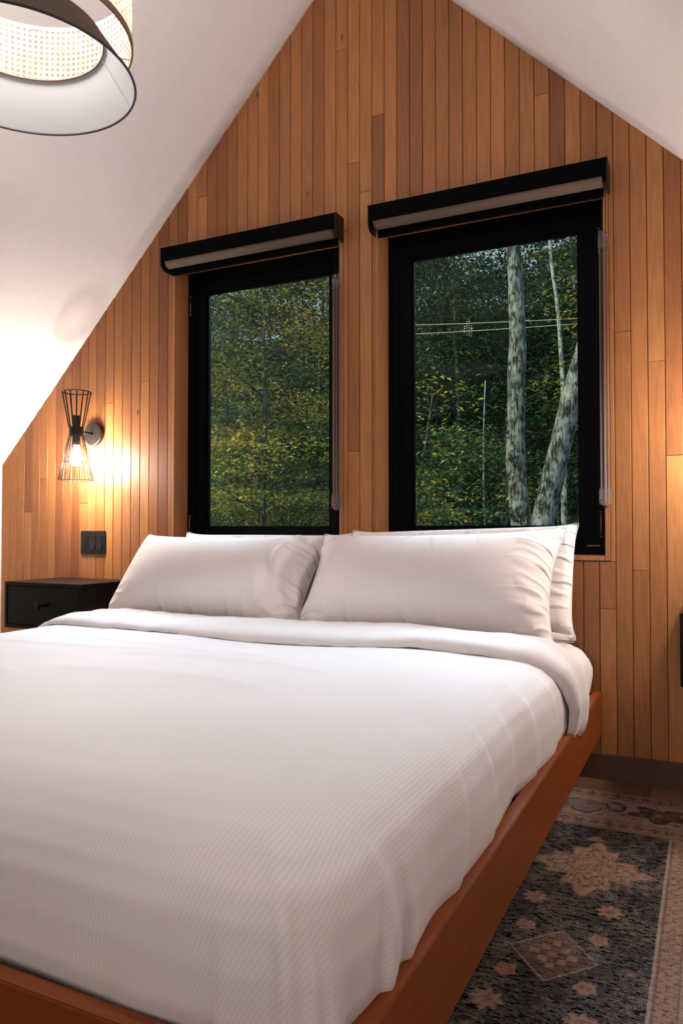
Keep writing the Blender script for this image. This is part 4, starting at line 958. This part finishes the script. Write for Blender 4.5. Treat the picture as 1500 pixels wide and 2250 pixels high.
def trunk(bm, pts, r0, r1, seg=14, rough=0.08, seed=0):
    P = [Vector(p) for p in pts]; out = []
    for a, b in zip(P, P[1:]):
        n = max(2, int((b - a).length / 0.18)); out += [a.lerp(b, i / n) for i in range(n)]
    out.append(P[-1]); n = len(out)
    n0 = len(bm.verts)
    sm = [Vector(v) for v in out]
    for it in range(3):
        for i in range(1, n - 1): sm[i] = (sm[i - 1] + sm[i] * 2 + sm[i + 1]) / 4
    tube(bm, sm, [r0 + (r1 - r0) * i / (n - 1) for i in range(n)], seg)
    bm.verts.ensure_lookup_table()
    if rough:
        for i in range(n):
            for k in range(seg):
                v = bm.verts[n0 + i * seg + k]; c = sm[i]; dv_ = v.co - c
                v.co = c + dv_ * (1 + rough * (mnoise.noise(Vector((v.co.x * 9 + seed, v.co.y * 9, v.co.z * 2.2))) * 1.6))
    return sm
def tree(name, label, x, y, height, r0, barkm, crown, leaves, size, tone, seed, lean=(0, 0), group=None, layer=0.25, spread=1.0, nb=14, trunk_pts=None, cat='tree'):
    """crown = (z0, z1, radius0, radius1); leaves sit in flat sprays round the branches"""
    g = np.random.default_rng(seed); R = tag(empty(name, (x, y, GZ)), label, cat, group)
    bm = bmesh.new()
    pts = trunk_pts or [(0, 0, 0)] + [(lean[0] * t + 0.12 * math.sin(t * 5 + seed), lean[1] * t + 0.1 * math.cos(t * 4 + seed), height * t) for t in (0.2, 0.4, 0.6, 0.8, 1.0)]
    sm = trunk(bm, pts, r0, r0 * 0.3, 14 if r0 > 0.06 else 8, 0.10, seed); obj('trunk', bm, barkm, R, True)
    if not nb: return R
    z0, z1, ra, rb = crown; bm = bmesh.new(); C_, SZ, TN = [], [], []
    zz = np.array([v.z for v in sm])
    per = max(1, leaves // nb)
    for i in range(nb):
        t = (i + g.random()) / nb; hz = z0 - GZ + (z1 - z0) * t; c = sm[int(np.argmin(np.abs(zz - hz)))]
        az = g.uniform(0, 2 * PI); Lb = (ra + (rb - ra) * t) * g.uniform(0.6, 1.1); rise = g.uniform(-0.1, 0.45) * Lb
        e = Vector((c.x + math.cos(az) * Lb, c.y + math.sin(az) * Lb, hz + rise))
        s0 = Vector((c.x, c.y, hz)); mid = s0.lerp(e, 0.5) + Vector((0, 0, 0.12 * Lb))
        bp_ = [s0, s0.lerp(mid, 0.5), mid, mid.lerp(e, 0.5), e]
        tube(bm, bp_, [r0 * 0.30, r0 * 0.22, r0 * 0.16, r0 * 0.10, r0 * 0.04], 5)
        for k in range(5):
            q = bp_[1 + k % 4]; a2 = az + g.uniform(-1.2, 1.2); l2 = Lb * 0.45
            tube(bm, [q, q + Vector((math.cos(a2) * l2 * 0.5, math.sin(a2) * l2 * 0.5, 0.05)), q + Vector((math.cos(a2) * l2, math.sin(a2) * l2, g.uniform(-0.1, 0.15)))], [r0 * 0.09, r0 * 0.06, r0 * 0.03], 4)
        nsp = 9; tb = tone[0] + (tone[1] - tone[0]) * g.random()
        for k in range(nsp):
            u = g.uniform(0.25, 1.05); cc_ = np.array(s0.lerp(e, u)) + np.append(g.normal(size=2) * Lb * 0.22, g.normal() * layer); npl = per // nsp
            rad = Lb * 0.30 * spread
            pp = cc_ + np.stack([g.normal(size=npl) * rad, g.normal(size=npl) * rad, g.normal(size=npl) * layer * 0.28 - 0.0], 1)
            C_.append(pp); SZ.append(size * g.uniform(0.6, 1.25, npl)); TN.append(np.clip(tb + g.normal() * 0.12 + (0.32 if g.random() < 0.14 else 0.0) + g.normal(size=npl) * 0.10, 0, 1))  # a few sprays get a brighter tone, sunlit highlights painted in
    obj('branches', bm, barkm, R, True)['kind'] = 'stuff'
    leaf_mesh('foliage', np.concatenate(C_), np.concatenate(SZ), np.concatenate(TN), g, R)
    return R
def ax(px, Y):    # wall-parallel position of a thing seen at picture column px when it stands at depth Y
    return (math.tan(math.atan((px - 750) / 1661) - math.radians(26.05))) * (Y + 2.82)
def az_(py, px, Y):
    return 0.88 + (1162 - py) / 1661 / math.cos(math.atan((px - 750) / 1661) - math.radians(26.05)) * math.cos(math.atan((px - 750) / 1661)) * (Y + 2.82)
def gtree(px0, z0, Y0_, px1, z1, Y1_): pass
# big rough trunk
Y_ = 8.0; x_ = ax(1143, Y_)
tree('maple_tree', 'thick straight grey-barked trunk with dark bark patches, right window', x_, Y_, 13, 0.19, B_grey, (5.4, 9.6, 1.6, 2.2), 1800, 0.11, (0.05, 0.35), 41, nb=8, layer=0.2,
     trunk_pts=[(0.10, 0, 0), (0.06, 0, 2.6), (0.02, 0, 3.6), (-0.08, 0, 4.6), (-0.04, 0, 5.6), (-0.02, 0, 6.6), (-0.10, 0, 8), (-0.14, 0, 12)])
Y_ = 6.5; x_ = ax(1190, Y_)
tp = [(-0.55, 0, 0), (-0.22, 0, 2.3), (-0.02, 0, 3.58), (0.10, 0, 4.1), (0.21, 0, 4.5), (0.30, 0, 4.9), (0.40, 0, 5.3), (0.72, 0, 6.4), (1.3, 0, 8.5)]
tree('leaning_tree', 'leaning grey-barked trunk at lower right corner of right window', x_, Y_, 8, 0.205, B_grey, (6, 7, 1, 1), 0, 0.1, (0, 0), 42, nb=0, trunk_pts=tp)
Y_ = 11.0; x_ = ax(1238, Y_)
b0 = tree('birch_tree', 'slender white-barked birch with dark knots right of the thick trunk', x_, Y_, 10, 0.072, B_birch, (6.0, 8.6, 0.8, 1.3), 500, 0.10, (0.1, 0.5), 43, nb=6, layer=0.15,
     trunk_pts=[(-0.05, 0, 0), (0.0, 0, 3.5), (0.03, 0, 5.5), (-0.02, 0, 6.6), (-0.08, 0, 7.6), (-0.20, 0, 8.4), (-0.28, 0, 10)])
Y_ = 9.0; x_ = ax(1063, Y_)
tree('dead_sapling', 'thin pale dead stem between thick trunk and left edge of right window', x_, Y_, 6, 0.030, B_birch, (0, 0, 0, 0), 0, 0.1, (0, 0), 44, nb=0,
     trunk_pts=[(0.06, 0, 0), (0.02, 0, 3.4), (-0.01, 0, 4.4), (0.0, 0, 5.2), (0.03, 0, 5.95)])
Y_ = 7.6; x_ = ax(577, Y_)
tree('yellow_maple', 'slim dark-trunked tree with yellow-green leaves filling the left window', x_, Y_, 9.5, 0.065, B_dark, (1.0, 6.6, 1.5, 1.9), 11000, 0.085, (0.30, 0.95), 45, nb=30, layer=0.10, spread=0.8,
     trunk_pts=[(-0.02, 0, 0), (0, 0, 3.5), (0.02, 0, 4.5), (0.05, 0, 5.6), (0.0, 0, 6.6), (0.05, 0, 9)])
tree('young_maple', 'small olive-leaved tree low at the left edge of right window', ax(900, 6.2), 6.2, 5.3, 0.035, B_dark, (0.8, 2.4, 0.6, 0.9), 1500, 0.085, (0.45, 0.85), 46, nb=12, layer=0.10, lean=(0.2, 0))
tree('side_maple', 'golden leafed tree at upper right corner of right window', ax(1330, 9.5), 9.5, 9, 0.06, B_dark, (2.6, 6.0, 0.9, 1.2), 2600, 0.10, (0.35, 0.95), 47, nb=16, layer=0.12)
tree('young_maple', 'thin tree with yellow-green leaves at the left edge of left window', ax(440, 9.5), 9.5, 8, 0.05, B_dark, (0.5, 5.0, 1.3, 1.5), 7000, 0.075, (0.35, 0.75), 48, nb=20, layer=0.14)
tree('young_maple', 'thin tree with bright leaves at the right edge of left window', ax(725, 10.5), 10.5, 8.5, 0.05, B_dark, (0.6, 5.6, 1.2, 1.4), 7000, 0.08, (0.55, 0.95), 49, nb=20, layer=0.14)
# understory and far trees
rf = np.random.default_rng(100)
far = [(590, 25, 0.2), (690, 23, 0.15), (850, 24, 0.1), (985, 24, 0.12), (1150, 27, 0.1), (1270, 24, 0.12), (420, 17, 0.15), (500, 21, 0.10), (560, 15, 0.30), (640, 19, 0.15), (705, 16, 0.35), (800, 18, 0.1), (900, 16, 0.12), (955, 20, 0.2), (1010, 14.5, 0.08), (1075, 18, 0.15), (1120, 14, 0.25), (1190, 16, 0.2), (1250, 20, 0.1), (1300, 15, 0.3), (1360, 18, 0.15)]
adj = ['dense dark green', 'deep green', 'mid green', 'bluish green', 'olive green']
place = {590: 'far back, middle of left window', 690: 'far back, right part of left window', 850: 'far back, behind the pier between windows', 985: 'far back, above the power lines, right window', 1150: 'far back, beyond the thick trunk', 1270: 'far back, top right of right window',
         420: 'behind left edge of left window', 500: 'under the sky gap, left window', 560: 'behind the slim trunk, left window', 640: 'right of the slim trunk, left window', 705: 'behind right edge of left window', 800: 'hidden behind the wall between the windows',
         900: 'behind left edge of right window', 955: 'left of the dead stem, right window', 1010: 'just left of the dead stem, right window', 1075: 'between dead stem and thick trunk', 1120: 'directly behind the thick trunk', 1190: 'between thick trunk and birch', 1250: 'behind the birch', 1300: 'behind right edge of right window', 1360: 'hidden beyond right edge of right window'}
for i, (px, Yf, tn) in enumerate(far):
    top = 8.8 + rf.uniform(-0.6, 0.8) + (Yf - 14) * 0.40
    if Yf > 22.5: top = 14.5 if px != 1150 else 11.6
    if px in (1075, 1120, 1190): top = 6.2 + (Yf - 14) * 0.34
    if px in (500,): top = 8.6
    tree('forest_tree', '%s forest tree %s' % (adj[i % 5], place[px]), ax(px, Yf), Yf, top + 2.9, 0.09, B_dark, (-0.5 if Yf < 22.5 else 5.0, top, 2.2 if Yf < 22.5 else 3.0, 1.7 if Yf < 22.5 else 2.4), 13000, 0.105 if Yf < 22.5 else 0.20, (max(0, tn - 0.14), tn + 0.14), 200 + i, group='forest trees in the background', layer=0.20, nb=36, spread=0.60)
shr = [(470, 9.0, 0.80, 'sunlit yellow-green shrub at bottom left of left window'), (535, 10.0, 0.72, 'sunlit shrub left of slim trunk foot, left window'), (650, 9.5, 0.35, 'dark green shrub right of slim trunk, left window'), (930, 8.5, 0.30, 'green shrub at bottom left of right window'),
       (1000, 9.5, 0.40, 'green shrub left of dead stem foot, right window'), (1095, 8.6, 0.42, 'green shrub between dead stem and thick trunk'), (1215, 11, 0.2, 'dark shrub behind the leaning trunk')]
for i, (px, Yf, tn, lab) in enumerate(shr):
    tree('shrub', lab, ax(px, Yf), Yf, 4.6, 0.03, B_dark, (-1.2, 1.75 if i < 2 else 2.2, 1.3, 0.9), 3000, 0.085, (tn - 0.1, tn + 0.12), 300 + i, group='understory shrubs', layer=0.14, nb=14, cat='shrub')
# ground falling away and the wooded rise behind
xs_ = np.linspace(-45, 25, 60); ys_ = np.linspace(0.6, 48, 50); XX, YY = np.meshgrid(xs_, ys_, indexing='ij')
ZZ = GZ + np.clip((YY - 12) / 26, 0, 1) ** 1.1 * 15.8 + 0.25 * wob(XX, YY, 6.0, 61)
ZZ = np.where(YY > 40, ZZ, ZZ)
m = NT('forest_floor'); nz = m.n('ShaderNodeTexNoise', {'Scale': 1.4, 'Detail': 8.0, 'Roughness': 0.75}).outputs[0]
m.set(Base_Color=m.ramp(nz, [(0.35, (0.008, 0.018, 0.010)), (0.55, (0.02, 0.05, 0.022)), (0.7, (0.06, 0.09, 0.03))]), Roughness=0.95); m.bump(nz, 1.0, 0.4)
tag(pyobj('ground', np.stack([XX, YY, ZZ], -1).reshape(-1, 3), grid_faces(60, 50), m.m, None, True), kind='structure')
# two power lines crossing the right window
for i, (pa, pb, lab) in enumerate((((782, 714), (1300, 677), 'upper thin white power line crossing right window'), ((782, 737), (1300, 688), 'lower thin white power line crossing right window'))):
    A = Vector((ax(pa[0], 10.6), 10.6, az_(pa[1], pa[0], 10.6))); B = Vector((ax(pb[0], 10.4), 10.4, az_(pb[1], pb[0], 10.4))); dA = (B - A) * 2.4
    pts = [A + (B - A + dA) * t + Vector((0, 0, -1.1 * t * (1 - t) + 0.30 * t)) for t in np.linspace(0, 1, 40)]
    bm = bmesh.new(); o_ = pts[20]; tube(bm, [q - o_ for q in pts], 0.0048, 6); c = obj('power_line', bm, M['whiteplastic'], None, True); c.location = o_; tag(c, lab, 'cable', 'power lines outside the right window')

pp = Vector((ax(779, 10.6), 10.62, GZ)); zp = az_(714, 782, 10.6)
UP = tag(empty('utility_pole', pp), 'wooden utility pole behind the wall between the windows, carrying the power lines', 'pole')
bm = bmesh.new(); tube(bm, [(0, 0, 0), (0, 0, zp + 0.4 - GZ)], [0.11, 0.08], 16); obj('pole_shaft', bm, B_dark, UP, True)
for zz in (zp, az_(737, 782, 10.6)):
    bm = bmesh.new(); lathe(bm, (0.085, -0.02, zz - GZ - 0.05), [(0, 0), (0.03, 0.0), (0.035, 0.03), (0.022, 0.05), (0.03, 0.08), (0, 0.09)], 14); obj('insulator', bm, M['whiteplastic'], UP, True)
